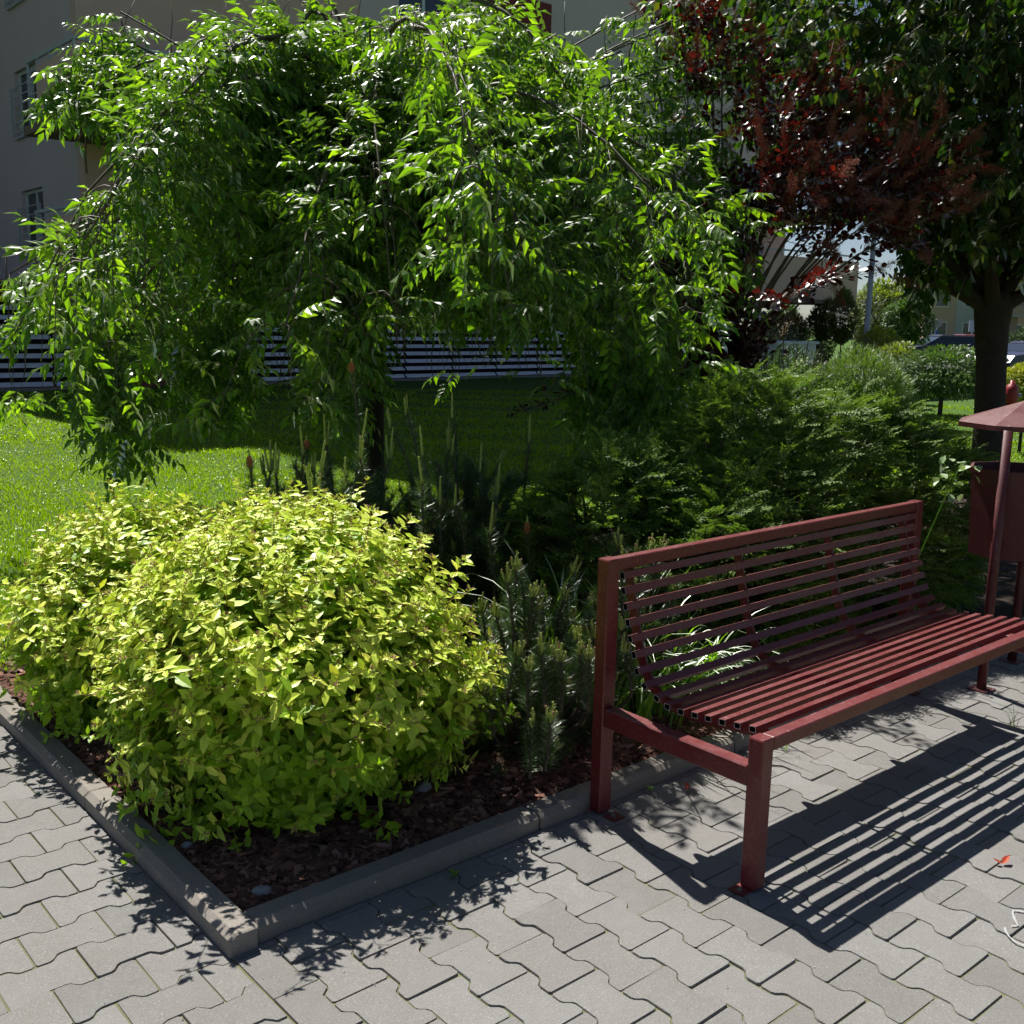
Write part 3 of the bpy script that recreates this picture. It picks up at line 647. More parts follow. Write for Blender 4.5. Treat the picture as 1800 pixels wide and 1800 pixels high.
cypress([((3.55, 1.0, .62), (.88, .58, .76)), ((4.15, .85, .62), (.62, .5, .68)), ((3.1, .75, .4), (.6, .45, .62)), ((4.5, .72, .48), (.5, .45, .62)), ((3.95, .5, .3), (.5, .26, .48))], 6200, 'broad sunlit feathery green conifer mound behind the bench', 51)
cypress([((2.55, 1.15, .42), (.52, .48, .62)), ((2.75, .62, .35), (.4, .34, .5))], 2300, 'shaded dark feathery conifer mound left of the sunlit one', 52)

# ------------------------------------------------------------------ daylily clump behind the bench
M_LILY = leafmat('daylily_leaf', (.16, .34, .03), (.28, .46, .05), (1.2, 1.3, .4), .5, .3, .5)
def blade(A, base, az, L, lean, w, m=0):
    n = 9; P = []; a = math.radians(80); p = np.array(base, float); h = np.array([math.cos(az), math.sin(az), 0]); side = np.array([-h[1], h[0], 0]); ang = math.radians(86)
    V = []
    for i in range(n):
        t = i/(n-1); ww = w*(1 - t**2.2)*(.55 + .45*min(1, t*5)); V += [p - side*ww + np.array([0, 0, ww*.35]), p, p + side*ww + np.array([0, 0, ww*.35])]
        ang -= lean*(.4 + 1.5*t)/n; p = p + (h*math.cos(ang) + np.array([0, 0, math.sin(ang)]))*L/(n-1)
    i = np.arange(n-1)*3; A.add(V, [np.concatenate([np.stack([i, i+1, i+4, i+3], 1), np.stack([i+1, i+2, i+5, i+4], 1)])], m)
lily = thing('daylily', (2.15, .36, .03), 'clump of bright green strap leaves seen through the bench back slats', 'plant')
for i in range(190):
    A = Arr(); c = np.array([2.15, .36, .02]) + np.r_[rng.normal(0, .17), rng.normal(0, .07), 0]; az = rng.uniform(0, 6.28) if rng.random() < .6 else rng.normal(-1.2, .8)
    blade(A, c, az, rng.uniform(.35, .62), rng.uniform(1.2, 2.7), rng.uniform(.005, .009)); part('leaf', A, M_LILY, lily, True)
for n_, (lx, ly, lab, k_) in enumerate([(1.72, .62, 'thin dark green grassy leaves rising behind the low pine', 26), (1.92, .42, 'a few long grass leaves beside the top of the left bench post', 22)]):
    t_ = thing('grass_tuft', (lx, ly, .03), lab, 'grass')
    for i in range(k_):
        A = Arr(); blade(A, (lx + rng.normal(0, .05), ly + rng.normal(0, .04), .02), rng.uniform(0, 6.28), rng.uniform(.6, .9), rng.uniform(.6, 2.4), rng.uniform(.004, .006)); part('leaf', A, M_LILY, t_, True)

# ------------------------------------------------------------------ weeping ash
M_ASH = leafmat('ash_leaflet', (.058, .13, .022), (.11, .21, .03), (3.4, 3.4, .36), .42, .62, .47, (.19, .31, .045))
M_ASHKEY = leafmat('ash_keys', (.16, .2, .05), (.22, .24, .08), (1.1, 1.2, .5), .5, .4, .4)
def ash_leaf(seed):
    r = np.random.default_rng(seed); A = Arr(); L = r.uniform(.19, .25); droop = r.uniform(.25, .7); np_ = int(r.integers(4, 6))
    ax = lambda t: np.array([L*t, .02*math.sin(t*2+seed), -droop*L*t*t*.7])
    A.tube([ax(t) for t in (0, .5, 1)], [.0013, .0011, .0007], 3, 1, False)
    for i in range(np_):
        t = .32 + .6*i/(np_-1); ll = r.uniform(.066, .084)*(.82 + .25*math.sin(math.pi*(i+.7)/np_))
        for s in (-1, 1):
            an = s*r.uniform(.75, 1.1); el = -droop*t - r.uniform(.05, .45); d = np.array([math.cos(an)*math.cos(el), math.sin(an)*math.cos(el), math.sin(el)])
            T = leaf_s(ll, ll*r.uniform(.33, .42), .3, r.uniform(.05, .25)); scatter(A, T[0], T[1], rot_about(d, (0, 0, 1), r.normal(0, .25)), ax(t)[None], [1.0], 0)
    T = leaf_s(.085, .033, .3, .2); d = np.array([1, 0, -droop*1.3]); scatter(A, T[0], T[1], basis(d), ax(1)[None], [1.0], 0)
    return A
ASH = [ash_leaf(500+i) for i in range(8)]
ash = thing('weeping_ash', (3.11, 4.10, .0), 'weeping ash tree with drooping feathered leaves filling the upper middle', 'tree')
g = np.random.default_rng(77); O = np.array([3.11, 4.10, 2.45])
A = Arr(); A.tube([(3.13, 4.13, -.02), (3.12, 4.12, .12), (3.11, 4.09, .9), (3.10, 4.08, 1.6), (3.13, 4.11, 2.2), (3.11, 4.10, 2.6)], [.14, .105, .09, .088, .10, .085], 12); part('trunk', A, M_TRUNK, ash, True)
BX_ = [-400, 0, 70, 130, 160, 265, 285, 330, 400, 430, 480, 540, 570, 640, 660, 740, 760, 830, 920, 980, 1030, 1100, 1150, 1200, 1280, 1330, 2300]
BY_ = [700, 715, 700, 700, 815, 815, 705, 735, 745, 690, 690, 720, 745, 725, 625, 615, 700, 640, 650, 690, 760, 790, 770, 720, 610, 420, 300]
TX_ = [-400, 0, 60, 66, 74, 100, 130, 200, 240, 262, 300, 360, 420, 500, 560, 640, 700, 760, 850, 930, 990, 1040, 1120, 1200, 1260, 1300, 2300]
TY_ = [520, 440, 400, 120, 100, 110, 40, 5, -40, 60, 85, 20, 40, -20, 10, 70, 0, 20, -40, 10, 70, 20, -10, 0, 60, 160, 300]
def inside(P, slack=0):
    q, w = proj(P); lo = np.interp(q[:, 0], BX_, BY_); hi = np.interp(q[:, 0], TX_, TY_)
    ok = (q[:, 1] < lo + slack) & (q[:, 1] > hi - slack)
    notch = (q[:, 0] < 88) & (q[:, 1] > -50) & (q[:, 1] < 425); notch |= (q[:, 0] < 205) & (q[:, 1] > 205) & (q[:, 1] < 322); notch |= (q[:, 0] < 135) & (q[:, 1] > 322) & (q[:, 1] < 400)
    win = ((q[:, 0] > 665) & (q[:, 0] < 1010) & (q[:, 1] > 565)) | ((q[:, 0] > 440) & (q[:, 0] < 520) & (q[:, 1] > 560)) | ((q[:, 0] < 130) & (q[:, 1] > 575) & (q[:, 1] < 690))
    return ok & ~notch, win
leaves = []; keys = Arr()
def add_leaf(p, d, s=1.0):
    leaves.append((p, d, s))
def clip_low(P):
    """end a hanging twig where the skirt of the crown ends"""
    ok, win = inside(P, 10); return ok
nb = 84
for i in range(nb):
    az = i*2.39996 + g.normal(0, .15); h = np.array([math.cos(az), math.sin(az), 0]); reach = (g.uniform(1.2, 2.75) if i % 3 else g.uniform(.5, 1.3))*(1 + .16*max(0, float(h @ RX)))
    zp = 2.5 + g.uniform(.55, 1.85)*(1 - .12*reach); ze = g.uniform(1.5, 2.5) - .12*reach
    p1 = O + h*reach*.4 + np.array([0, 0, (zp - 2.45)*1.7]); p2 = O + h*reach; p2[2] = ze
    ts = np.linspace(0, 1, 14)[:, None]; C_ = (1-ts)**2*O + 2*ts*(1-ts)*p1 + ts**2*p2; C_ = C_ + np.cumsum(g.normal(0, .015, C_.shape), 0)
    A = Arr(); okb, _ = inside(C_, 40)
    last = 14 if okb.all() else max(4, int(np.argmin(okb[3:])) + 3)
    A.tube(C_[:last], np.linspace(.022, .0045, last), 5, 0)
    for j in range(3, last):
        for rep in range(2 if j > 4 else 1):
            st = C_[j] + g.normal(0, .03, 3); a2 = az + g.normal(0, 1.1); h2 = np.array([math.cos(a2), math.sin(a2), 0]); ln = g.uniform(.25, .95)*(1.15 if j > 8 else .8)
            up = g.uniform(-.1, .30) if j > 6 else g.uniform(.05, .55)
            tq = np.linspace(0, 1, 9)[:, None]; W = st + h2*tq*ln*.55*(1 - .35*tq) + np.array([0, 0, 1])*(up*tq*ln - (up*.7 + .95)*tq**2*ln)
            W = W + np.cumsum(g.normal(0, .008, W.shape), 0); ok, _ = inside(W, 8)
            m_ = 9 if ok.all() else int(np.argmin(ok))
            if m_ < 3: continue
            A.tube(W[:m_], np.linspace(.0042, .0016, m_), 4, 0, False)
            for q in range(1, m_):
                tdir = W[q] - W[q-1]; tdir /= np.linalg.norm(tdir) + 1e-9; s0 = np.cross(tdir, g.normal(0, 1, 3)); s0 /= np.linalg.norm(s0) + 1e-9
                for sgn in (1, -1):
                    if g.random() < .32: continue
                    d = s0*sgn*.9 + tdir*.35 + np.array([0, 0, .22]) + g.normal(0, .2, 3); add_leaf(W[q] + g.normal(0, .01, 3), d, g.uniform(.8, 1.2))
            if m_ > 6: add_leaf(W[m_-1], W[m_-1] - W[m_-2] + np.array([0, 0, -.02]), 1.1)
            if g.random() < .10:
                for q in range(26):
                    pk = W[m_//2] + g.normal(0, .02, 3)*[1, 1, 0] - np.array([0, 0, g.uniform(.02, .12)]); T = leaf_s(.032, .007); scatter(keys, T[0], T[1], basis(np.array([g.normal(0, .2), g.normal(0, .2), -1]), g.normal(0, 1, 3)), pk[None], [1.0], 0)
    part('branch', A, M_TWIG, ash, True)
# long hanging branches that reach lowest
for (pa, y0_, y1_, d_) in ((165, 520, 745, 6.6), (205, 470, 800, 6.5), (240, 500, 790, 6.7), (188, 600, 780, 6.4), (222, 560, 800, 6.3), (350, 560, 725, 6.8), (388, 560, 735, 7.0), (590, 560, 730, 6.3), (622, 580, 715, 6.5), (1060, 470, 750, 6.2), (1100, 490, 785, 6.0), (1140, 510, 760, 6.1), (1032, 590, 745, 6.3), (1085, 560, 770, 5.8), (1180, 480, 690, 6.4), (1230, 420, 640, 6.8), (1262, 350, 590, 6.9), (30, 480, 690, 6.9), (60, 520, 685, 6.7), (110, 500, 680, 6.6), (1010, 460, 690, 6.5), (1080, 90, 330, 7.2), (1150, 60, 330, 7.2), (1200, 110, 400, 7.1), (1240, 170, 450, 7.0), (1120, 220, 480, 6.9), (1180, 300, 560, 6.8), (1265, 230, 430, 7.1), (1020, 100, 300, 7.3), (960, 60, 260, 7.0), (1100, 20, 200, 7.4), (1210, 20, 180, 7.5), (1245, 380, 600, 6.8), (20, 450, 640, 6.9), (80, 440, 640, 6.8), (130, 420, 640, 6.7), (150, 380, 600, 6.9), (140, 80, 230, 7.0), (105, 130, 230, 6.9), (185, 50, 235, 6.9), (240, 20, 260, 7.0), (40, 500, 700, 6.5), (450, 470, 690, 6.8), (520, 480, 720, 6.6), (700, 420, 640, 6.4), (860, 430, 650, 6.3), (940, 450, 690, 6.3), (760, 480, 690, 6.2)):
    top = at(pa + g.normal(0, 20), y0_, d_ + .15); bot = at(pa, y1_, d_); P = top + (bot-top)*np.linspace(0, 1, 12)[:, None]; P = P + np.cumsum(g.normal(0, .01, P.shape), 0)
    up_ = O + (top-O)*[.45, .45, 0] + [0, 0, max(0, top[2]-O[2])*.4 + .22]; ts = np.linspace(0, 1, 10)[:, None]; C_ = (1-ts)**2*O + 2*ts*(1-ts)*up_ + ts**2*top
    A = Arr(); A.tube(np.vstack([C_, P[1:]]), np.linspace(.010, .0015, 21), 5); part('branch', A, M_TWIG, ash, True)
    for q in range(1, 12):
        for rep in range(5):
            a2 = g.uniform(0, 6.28); add_leaf(P[q] + g.normal(0, .05, 3), np.array([math.cos(a2), math.sin(a2), -.25 + g.normal(0, .25)]), g.uniform(.85, 1.15))
# upright young shoots on top
for (pa, ya_, d_) in ((240, 60, 7.0), (300, 70, 7.2), (155, 120, 6.9), (390, 60, 7.4), (560, 60, 7.2), (720, 60, 7.0), (860, 40, 7.4), (1000, 70, 7.3), (1070, 70, 7.1), (1160, 60, 7.4), (640, 30, 7.6)):
    top = at(pa, ya_ - 60, d_); bot = at(pa + g.normal(0, 25), ya_ + 190, d_); P = bot + (top-bot)*np.linspace(0, 1, 9)[:, None]; P = P + np.cumsum(g.normal(0, .012, P.shape), 0)
    A = Arr(); A.tube(P, np.linspace(.008, .002, 9), 5); part('branch', A, M_TWIG, ash, True)
    for q in range(2, 9):
        for rep in range(3):
            a2 = g.uniform(0, 6.28); add_leaf(P[q], np.array([math.cos(a2), math.sin(a2), .25]), 1.0)
P = np.array([l[0] for l in leaves]); D = np.array([l[1] for l in leaves]); D /= np.linalg.norm(D, axis=1)[:, None]
ok, win = inside(P + D*.14, 6)
cl = np.sin(3.1*P[:, 0] + 1.1*P[:, 2]) * np.sin(2.9*P[:, 1] - .7) + np.sin(4.7*P[:, 2] + 2.1*P[:, 0] + .9) * np.sin(3.7*P[:, 1] + 1.3) + .7*np.sin(7.3*P[:, 0] - 5.1*P[:, 2]) * np.sin(6.1*P[:, 1])
keep = ok & (~win | (g.random(len(P)) < .05)) & (g.random(len(P)) < np.clip(.9 + .5*cl, .22, .98))
place = []
for i in np.nonzero(keep)[0]:
    place.append((int(g.integers(0, 8)), rot_about(D[i], (0, 0, 1), g.normal(0, .35))[0], P[i], leaves[i][2]*g.uniform(.85, 1.25)))
print('ash leaves', len(place))
units(ash, ASH, [M_ASH, M_TWIG], place, 'leaf', 300, 'foliage')
o = part('seed_clusters', keys, M_ASHKEY, ash); o['kind'] = 'stuff'

# ------------------------------------------------------------------ purple smoke bush
M_COT = leafmat('smoke_bush_leaf', (.040, .010, .014), (.085, .016, .020), (2.0, .9, .5), .5, .3, .3, (.15, .022, .015))
M_COTP = leafmat('smoke_bush_panicle', (.34, .12, .09), (.46, .19, .14), (1.2, .9, .8), .7, .1, .35)
M_COTST = surf('smoke_bush_bark', (.10, .075, .06), (.2, .16, .13), 25, .55, 70, .4, .004)
def cot_twig(seed, pan):
    """round leaves along a twig (x), panicle at the end"""
    r = np.random.default_rng(seed); A = Arr(); L = r.uniform(.22, .32); ax = lambda t: np.array([L*t, 0, -.05*L*t*t])
    A.tube([ax(t) for t in (0, .5, 1)], [.0026, .002, .0013], 4, 1, False)
    n = 13
    for i in range(n):
        t = .15 + .85*i/(n-1); a = i*2.4 + r.normal(0, .3); el = .5; d = np.array([.55, math.cos(a)*.8, math.sin(a)*.55 + .1]); d /= np.linalg.norm(d)
        ll = r.uniform(.034, .052); W = ll*r.uniform(.66, .8)
        ang = np.linspace(0, 2*np.pi, 10, endpoint=False); V = [(0, 0, 0)] + [(ll*(.58 - .5*math.cos(q)), W*.5*math.sin(q)*(1-.12*math.cos(q)), .10*W*abs(math.sin(q)) - .05*ll*(1-math.cos(q))) for q in ang]
        st = ax(t); pe = st + d*.018; A.tube([st, pe], [.0009, .0008], 3, 1, False)
        Bm = rot_about(d + r.normal(0, .25, 3), (0, 0, 1), r.normal(0, .5)); F_ = np.array([(0, 1+q, 1+(q+1) % 10) for q in range(10)])
        V = np.array(V); V[0] = V[1:].mean(0) + np.array([0, 0, -.006]); scatter(A, V, [F_], Bm, pe[None], [1.0], 0)
    if pan:
        for i in range(80):
            t = r.uniform(0, 1); a = r.uniform(0, 6.28); d = np.array([.8, math.cos(a)*(1-.6*t), math.sin(a)*(1-.6*t)]); p = ax(1) + np.array([.16*t, 0, .03*t]); e = p + d*r.uniform(.02, .055)*(1.1-.6*t)
            A.tube([p, e], [.0007, .0005], 3, 2, False)
            for q in range(4):
                c = e + r.normal(0, .007, 3); s = r.uniform(.002, .0036); A.add(c + s*np.array([(1,0,0),(-.5,.8,0),(-.5,-.8,0),(0,0,1.2)]), [np.array([(0,1,3),(1,2,3),(2,0,3),(0,2,1)])], 2)
        A.tube([ax(1), ax(1) + np.array([.16, 0, .03])], [.0013, .0006], 3, 2, False)
    return A
COT = [cot_twig(600+i, i >= 4) for i in range(8)]
cot = thing('smoke_bush', (4.98, 2.52, .0), 'purple leaved smoke bush with reddish plumes between the ash and the dark tree', 'shrub')
g = np.random.default_rng(88); b0 = np.array([4.98, 2.52, .0]); place = []
stems = [(1650,300,7.2,9,1),(1630,370,6.9,8,1),(1560,385,6.7,5,0),(1480,480,6.4,2,0),(1400,505,6.4,2,0),(1480,330,7.0,9,1),(1500,170,7.3,9,1),(1440,130,7.4,8,1),(1240,20,7.6,10,1),(1215,110,7.5,6,1),(1400,300,7.2,8,1),(1580,270,7.4,8,1),(1235,480,7.0,4,0),(1250,600,7.0,6,0),(1300,645,7.0,5,0),(1540,330,7.0,10,1),(1180,30,7.8,6,1),(1270,80,7.6,7,1),(1230,650,6.9,5,0),(1440,300,6.9,8,1),(1510,260,7.1,9,1),(1590,340,7.1,9,1),(1460,230,7.2,7,1),(1300,420,7.1,3,0),(1275,560,6.8,9,0),(1240,545,6.9,9,0),(1210,590,6.8,9,0),(1300,600,6.9,9,0),(1325,640,6.8,7,0),(1260,640,6.7,9,0),(1200,480,7.0,8,0),(1250,420,7.1,9,0),(1290,330,7.2,9,0),(1340,250,7.3,9,1),(1380,190,7.3,9,1),(1420,230,7.2,9,1),(1330,130,7.5,8,1),(1610,320,7.1,9,1),(1560,290,7.2,9,1),(1360,350,7.2,8,0)]
for (sx, sy, sd, k_, pan) in stems:
    e = at(sx, sy, sd - (.55 if sx > 1360 else .1)); c1 = b0 + np.array([0, 0, max(.5, e[2]*.8)]) + (e-b0)*[.06, .06, 0]; ts = np.linspace(0, 1, 12)[:, None]
    C_ = (1-ts)**2*b0 + 2*ts*(1-ts)*c1 + ts**2*e; C_ = C_ + np.cumsum(g.normal(0, .012, C_.shape), 0)*ts
    A = Arr(); A.tube(C_, np.linspace(.018, .0035, 12), 6); part('branch', A, M_COTST, cot, True)
    tl = C_[-1]-C_[-3]; tl /= np.linalg.norm(tl)
    for q in range(k_*2):
        t = 11 - abs(g.normal(0, 1.6)); t = max(6.0, t); i0 = int(t); i1 = min(11, i0+1); p = C_[i0]*(1-(t-i0)) + C_[i1]*(t-i0)
        d = tl*.8 + g.normal(0, .55, 3) + np.array([0, 0, .1]); d /= np.linalg.norm(d); v = int(g.integers(4, 8)) if (pan and g.random() < .55) else int(g.integers(0, 4))
        place.append((v, rot_about(d, (0, 0, 1), g.normal(0, .5))[0], p, g.uniform(.85, 1.15)))
units(cot, COT, [M_COT, M_COTST, M_COTP], place, 'twig', 300, 'foliage')
# one low shoot with translucent red leaves left of the mounds
low = [b0 + np.array([0, 0, .25]), at(1120, 690, 6.6), at(1010, 690, 6.2), at(915, 725, 5.9)]
A = Arr(); A.tube(low, [.010, .007, .005, .002], 5); part('branch', A, M_COTST, cot, True)
place = [(int(g.integers(0, 4)), rot_about(low[2]-low[1] + g.normal(0, .15, 3), (0, 0, 1), 0)[0], low[2]*(1-t) + low[3]*t, .7) for t in (.05, .3, .55, .75)] + [(1, rot_about(low[2]-low[1] + g.normal(0, .2, 3), (0, 0, 1), 0)[0], low[1]*(1-t) + low[2]*t, .75) for t in (.4, .7)]
for v, Rm, t, s in place:
    A = Arr(); Vv, Ff, Mm = COT[v].arrays(); A.V = [Vv @ Rm.T*s + t]; A.F = Ff; A.M = Mm; A.n = len(Vv); part('twig', A, [M_COT, M_COTST, M_COTP], cot)

# ------------------------------------------------------------------ dark broad-leaved tree at the right
M_PRU = leafmat('cherry_leaf', (.016, .040, .010), (.032, .075, .015), (3.2, 3.2, .45), .42, .4, .4, (.06, .07, .014))
def pru_sprig(seed):
    r = np.random.default_rng(seed); A = Arr(); L = r.uniform(.22, .34); ax = lambda t: np.array([L*t, 0, -.12*L*t*t])
    A.tube([ax(t) for t in (0, .5, 1)], [.0032, .0026, .0016], 4, 1, False)
    for i in range(9):
        t = .15 + .85*i/8; a = (1 if i % 2 else -1)*r.uniform(.6, 1.2); ll = r.uniform(.085, .12); el = -r.uniform(.5, 1.15)
        d = np.array([math.cos(a)*math.cos(el), math.sin(a)*math.cos(el), math.sin(el)]); st = ax(t); pe = st + d*.025; A.tube([st, pe], [.001, .0009], 3, 1, False)
        T = leaf_t(ll, ll*r.uniform(.5, .62), .22, r.uniform(.05, .2), .5, .68); scatter(A, T[0], T[1], rot_about(d, (0, 0, 1), r.normal(0, .5)), pe[None], [1.0], 0)
    return A
PRU = [pru_sprig(700+i) for i in range(8)]
pru = thing('broadleaf_tree', (7.47, 1.66, 0), 'dark tree with stout trunk and broad drooping leaves at the upper right', 'tree')
g = np.random.default_rng(99); A = Arr()
A.tube([(7.45, 1.62, -.02), (7.45, 1.63, .15), (7.46, 1.65, .8), (7.49, 1.70, 1.35), (7.50, 1.73, 1.62), (7.50, 1.73, 1.78), (7.50, 1.73, 1.9)], [.16, .128, .118, .115, .13, .148, .11], 14); part('trunk', A, M_TRUNK, pru, True)
hd = np.array([7.5, 1.73, 1.74]); place = []
PX_ = [900, 1190, 1250, 1330, 1420, 1480, 1520, 1560, 1580, 1610, 1640, 1680, 1745, 1800, 2400]; PY_ = [-50, 60, 250, 320, 390, 420, 425, 430, 590, 600, 545, 560, 470, 540, 560]
def pru_ok(p):
    q, w = proj(p); return q[:, 1] < np.interp(q[:, 0], PX_, PY_)
limbs = [at(1600, 480, 8.3), at(1620, 250, 8.4), at(1700, 90, 8.6), at(1860, 330, 8.4), at(1830, 120, 8.8), at(1530, 350, 8.0), at(1460, 120, 8.0), at(1740, 330, 7.6), at(1900, 470, 8.2), at(1760, 250, 9.6), at(1380, 40, 8.0), at(1690, -120, 8.4), at(1560, -60, 8.0)]
for e in limbs:
    c1 = hd + (e-hd)*[.45, .45, .2] + np.array([0, 0, .12]); ts = np.linspace(0, 1, 10)[:, None]; C_ = (1-ts)**2*hd + 2*ts*(1-ts)*c1 + ts**2*e
    A = Arr(); A.tube(C_, np.linspace(.075, .012, 10), 8); part('limb', A, M_TRUNK, pru, True)
    for q in range(34):
        t = g.uniform(.25, 1.05); i0 = min(8, int(t*9)); p = C_[i0] + (C_[i0+1]-C_[i0])*(t*9-i0); d = g.normal(0, 1, 3)*[1, 1, .5] + (e-hd)*.2; d /= np.linalg.norm(d); s0 = p + d*g.uniform(.05, .55)
        place.append((p, s0, d))
cc = np.array([7.35, 1.85, 3.75]); rr = np.array([2.65, 2.5, 2.15])
for q in range(5200):
    u = g.normal(0, 1, 3); u /= np.linalg.norm(u); p = cc + u*rr*g.random()**.45; d = u*[1, 1, .35] + g.normal(0, .45, 3) + [0, 0, -.1]; d /= np.linalg.norm(d); place.append((None, p, d))
S0 = np.array([p[1] for p in place]); ok = pru_ok(S0 + np.array([p[2] for p in place])*.12 + np.array([0, 0, -.2])); DD = np.array([p[2] for p in place]); ok &= pru_ok(S0 + DD*.3 + np.array([0, 0, -.12])); pl = []
q_, w_ = proj(S0); thin = np.interp(q_[:, 0], [1150, 1300, 1550, 1700], [.45, .6, .85, 1.0])
ok &= g.random(len(ok)) < thin
for i in np.nonzero(ok)[0]:
    pl.append((int(g.integers(0, 8)), rot_about(place[i][2], (0, 0, 1), g.normal(0, .4))[0], place[i][1], g.uniform(.7, .98)))
print('pru', len(pl)); units(pru, PRU, [M_PRU, M_TWIG], pl, 'sprig', 300, 'foliage')

# ------------------------------------------------------------------ pale rose shoot by the bin
M_ROSE = leafmat('rose_leaf', (.30, .42, .22), (.42, .55, .3), (1.0, 1.1, .6), .45, .6, .35)
rose = thing('rose_shoot', (3.50, .13, .03), 'thin shoot with pale green serrated leaves beside the litter bin', 'plant')
stm = [np.array([3.50, .13, .02]), np.array([3.52, .12, .5]), at(1672, 850, 4.72), at(1655, 800, 4.7)]; st2 = [stm[2], at(1690, 815, 4.68), at(1716, 822, 4.66)]
for s_ in (stm, st2): A = Arr(); A.tube(s_, np.linspace(.0035, .0012, len(s_)), 5); part('stem', A, M_LILY, rose, True)
for (sx, sy) in [(1650,795),(1662,800),(1672,806),(1680,812),(1655,815),(1668,822),(1676,840),(1655,832),(1645,838),(1690,815),(1700,812),(1708,820),(1714,835),(1718,818),(1685,848),(1665,850),(1658,860),(1672,868),(1690,868),(1650,845)]:
    A = Arr(); ll = rng.uniform(.042, .062); T = leaf_t(ll, ll*.62, .2, .15, .5, .8); d = np.array([rng.normal(0, .6), rng.normal(-.3, .5), rng.normal(-.3, .25)]); scatter(A, T[0], T[1], rot_about(d, (0, 0, 1), rng.normal(0, .3)), at(sx, sy, 4.7 + rng.normal(0, .03))[None], [1.0]); part('leaf', A, M_ROSE, rose)

# ------------------------------------------------------------------ apartment building behind the lawn
M_PINK = surf('pink_render', (.66, .43, .36), (.73, .49, .41), 1.5, .9, 130, .3, .004)
M_GREY = surf('grey_render', (.60, .47, .475), (.67, .53, .53), 1.2, .9, 130, .3, .004)
M_DKRED = surf('dark_red_render', (.16, .032, .04), (.21, .045, .052), 2, .85, 130, .3, .004)
M_SOFFIT = surf('brown_soffit', (.22, .15, .12), (.27, .19, .15), 3, .9, 60, .1)
M_WHITE = surf('white_frame', (.62, .63, .66), (.7, .71, .74), 5, .5, 60, 0)
M_LOUV = surf('louvre_metal', (.78, .77, .84), (.84, .83, .88), 5, .35, 60, 0)
M_RAIL = surf('grey_railing', (.42, .44, .48), (.5, .52, .55), 5, .45, 60, 0)
M_VOID = surf('painted_recess_shade', (.012, .011, .013), (.02, .018, .02), 3, .9, 30, 0)  # near-black colour stands in for the shade behind louvres and window panes
m_, nt_, b_ = mat('window_glass'); b_.inputs['Base Color'].default_value = (.03, .04, .055, 1); b_.inputs['Roughness'].default_value = .06; b_.inputs['Specular IOR Level'].default_value = .8; M_GLASS = m_
bld = thing('apartment_building', (18, 20, 0), 'grey and pink apartment block with louvred ground floor behind the trees', 'building')
def bb(name, boxes, m, parent=bld):
    A = Arr()
    for a, b in boxes: A.box(a, b)
    return part(name, A, m, parent)
XW = 6.7; YF = 19.9; HT = 16.3
def wall_with_holes(name, axis, c0, thick, u0, u1, z0, z1, holes, m):
    """wall in plane axis=c0 (front face), cut into boxes round rectangular openings (u0,u1,z0,z1)"""
    us = sorted({u0, u1, *[h for q in holes for h in q[:2]]}); zs = sorted({z0, z1, *[h for q in holes for h in q[2:]]}); A = Arr()
    for i in range(len(us)-1):
        run = None
        for j in range(len(zs)):
            inh = j == len(zs)-1 or any(h[0] <= us[i] + 1e-6 and us[i+1] <= h[1] + 1e-6 and h[2] <= zs[j] + 1e-6 and zs[j+1] <= h[3] + 1e-6 for h in holes)
            if not inh and run is None: run = zs[j]
            if inh and run is not None:
                if axis == 0: A.box((c0, us[i], run), (c0+thick, us[i+1], zs[j]))
                else: A.box((us[i], c0, run), (us[i+1], c0+thick, zs[j]))
                run = None
    return part(name, A, m, bld)
def window(axis, c0, u0, u1, z0, z1, bars=False):
    """frame set back in the opening, pane as its sub-part, sill in front"""
    f = .07; d0, d1 = c0+.10, c0+.16
    def bx(ua, ub, za, zb, da, db): return ((da, ua, za), (db, ub, zb)) if axis == 0 else ((ua, da, za), (ub, db, zb))
    fr = bb('window', [bx(u0, u0+f, z0, z1, d0, d1), bx(u1-f, u1, z0, z1, d0, d1), bx(u0+f, u1-f, z1-f, z1, d0, d1), bx(u0+f, u1-f, z0, z0+f, d0, d1), bx((u0+u1)/2-.04, (u0+u1)/2+.04, z0+f, z1-f, d0, d1)], M_WHITE)
    bb('pane', [bx(u0+f, (u0+u1)/2-.04, z0+f, z1-f, d0+.025, d0+.035), bx((u0+u1)/2+.04, u1-f, z0+f, z1-f, d0+.025, d0+.035)], M_GLASS, fr)
    bb('window_sill', [bx(u0-.06, u1+.06, z0-.05, z0-.003, c0-.07, c0+.1)], M_RAIL)
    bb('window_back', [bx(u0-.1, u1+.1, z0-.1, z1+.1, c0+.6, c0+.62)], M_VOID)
    if bars:
        A = Arr(); A.box(*bx(u0-.05, u0-.02, z0, z1-.35, c0-.10, c0-.07)); A.box(*bx(u1+.02, u1+.05, z0, z1-.35, c0-.10, c0-.07))
        for q in range(6): zz = z0 + .06 + q*(z1-z0-.45)/5; A.box(*bx(u0-.02, u1+.02, zz, zz+.025, c0-.095, c0-.075))
        part('window_railing', A, M_RAIL, bld)
SILL = [2.88, 5.45, 8.2, 10.95]
winA = [(22.5, 24.0, z, z+1.4) for z in SILL]
wall_with_holes('side_wall', 0, XW, .3, YF+.303, 26.0, 2.35, HT, winA, M_GREY)
for h in winA: window(0, XW, *h, bars=h[0] > 22)
frx = [(8.0, 9.6), (14.3, 15.9), (27.3, 29.2)]
winF = [(a, b, z, z+1.45) for a, b in frx for z in SILL]
wall_with_holes('front_wall', 1, YF, .3, XW, 13.2, 2.35, HT, [h for h in winF if h[1] < 13.2], M_PINK)
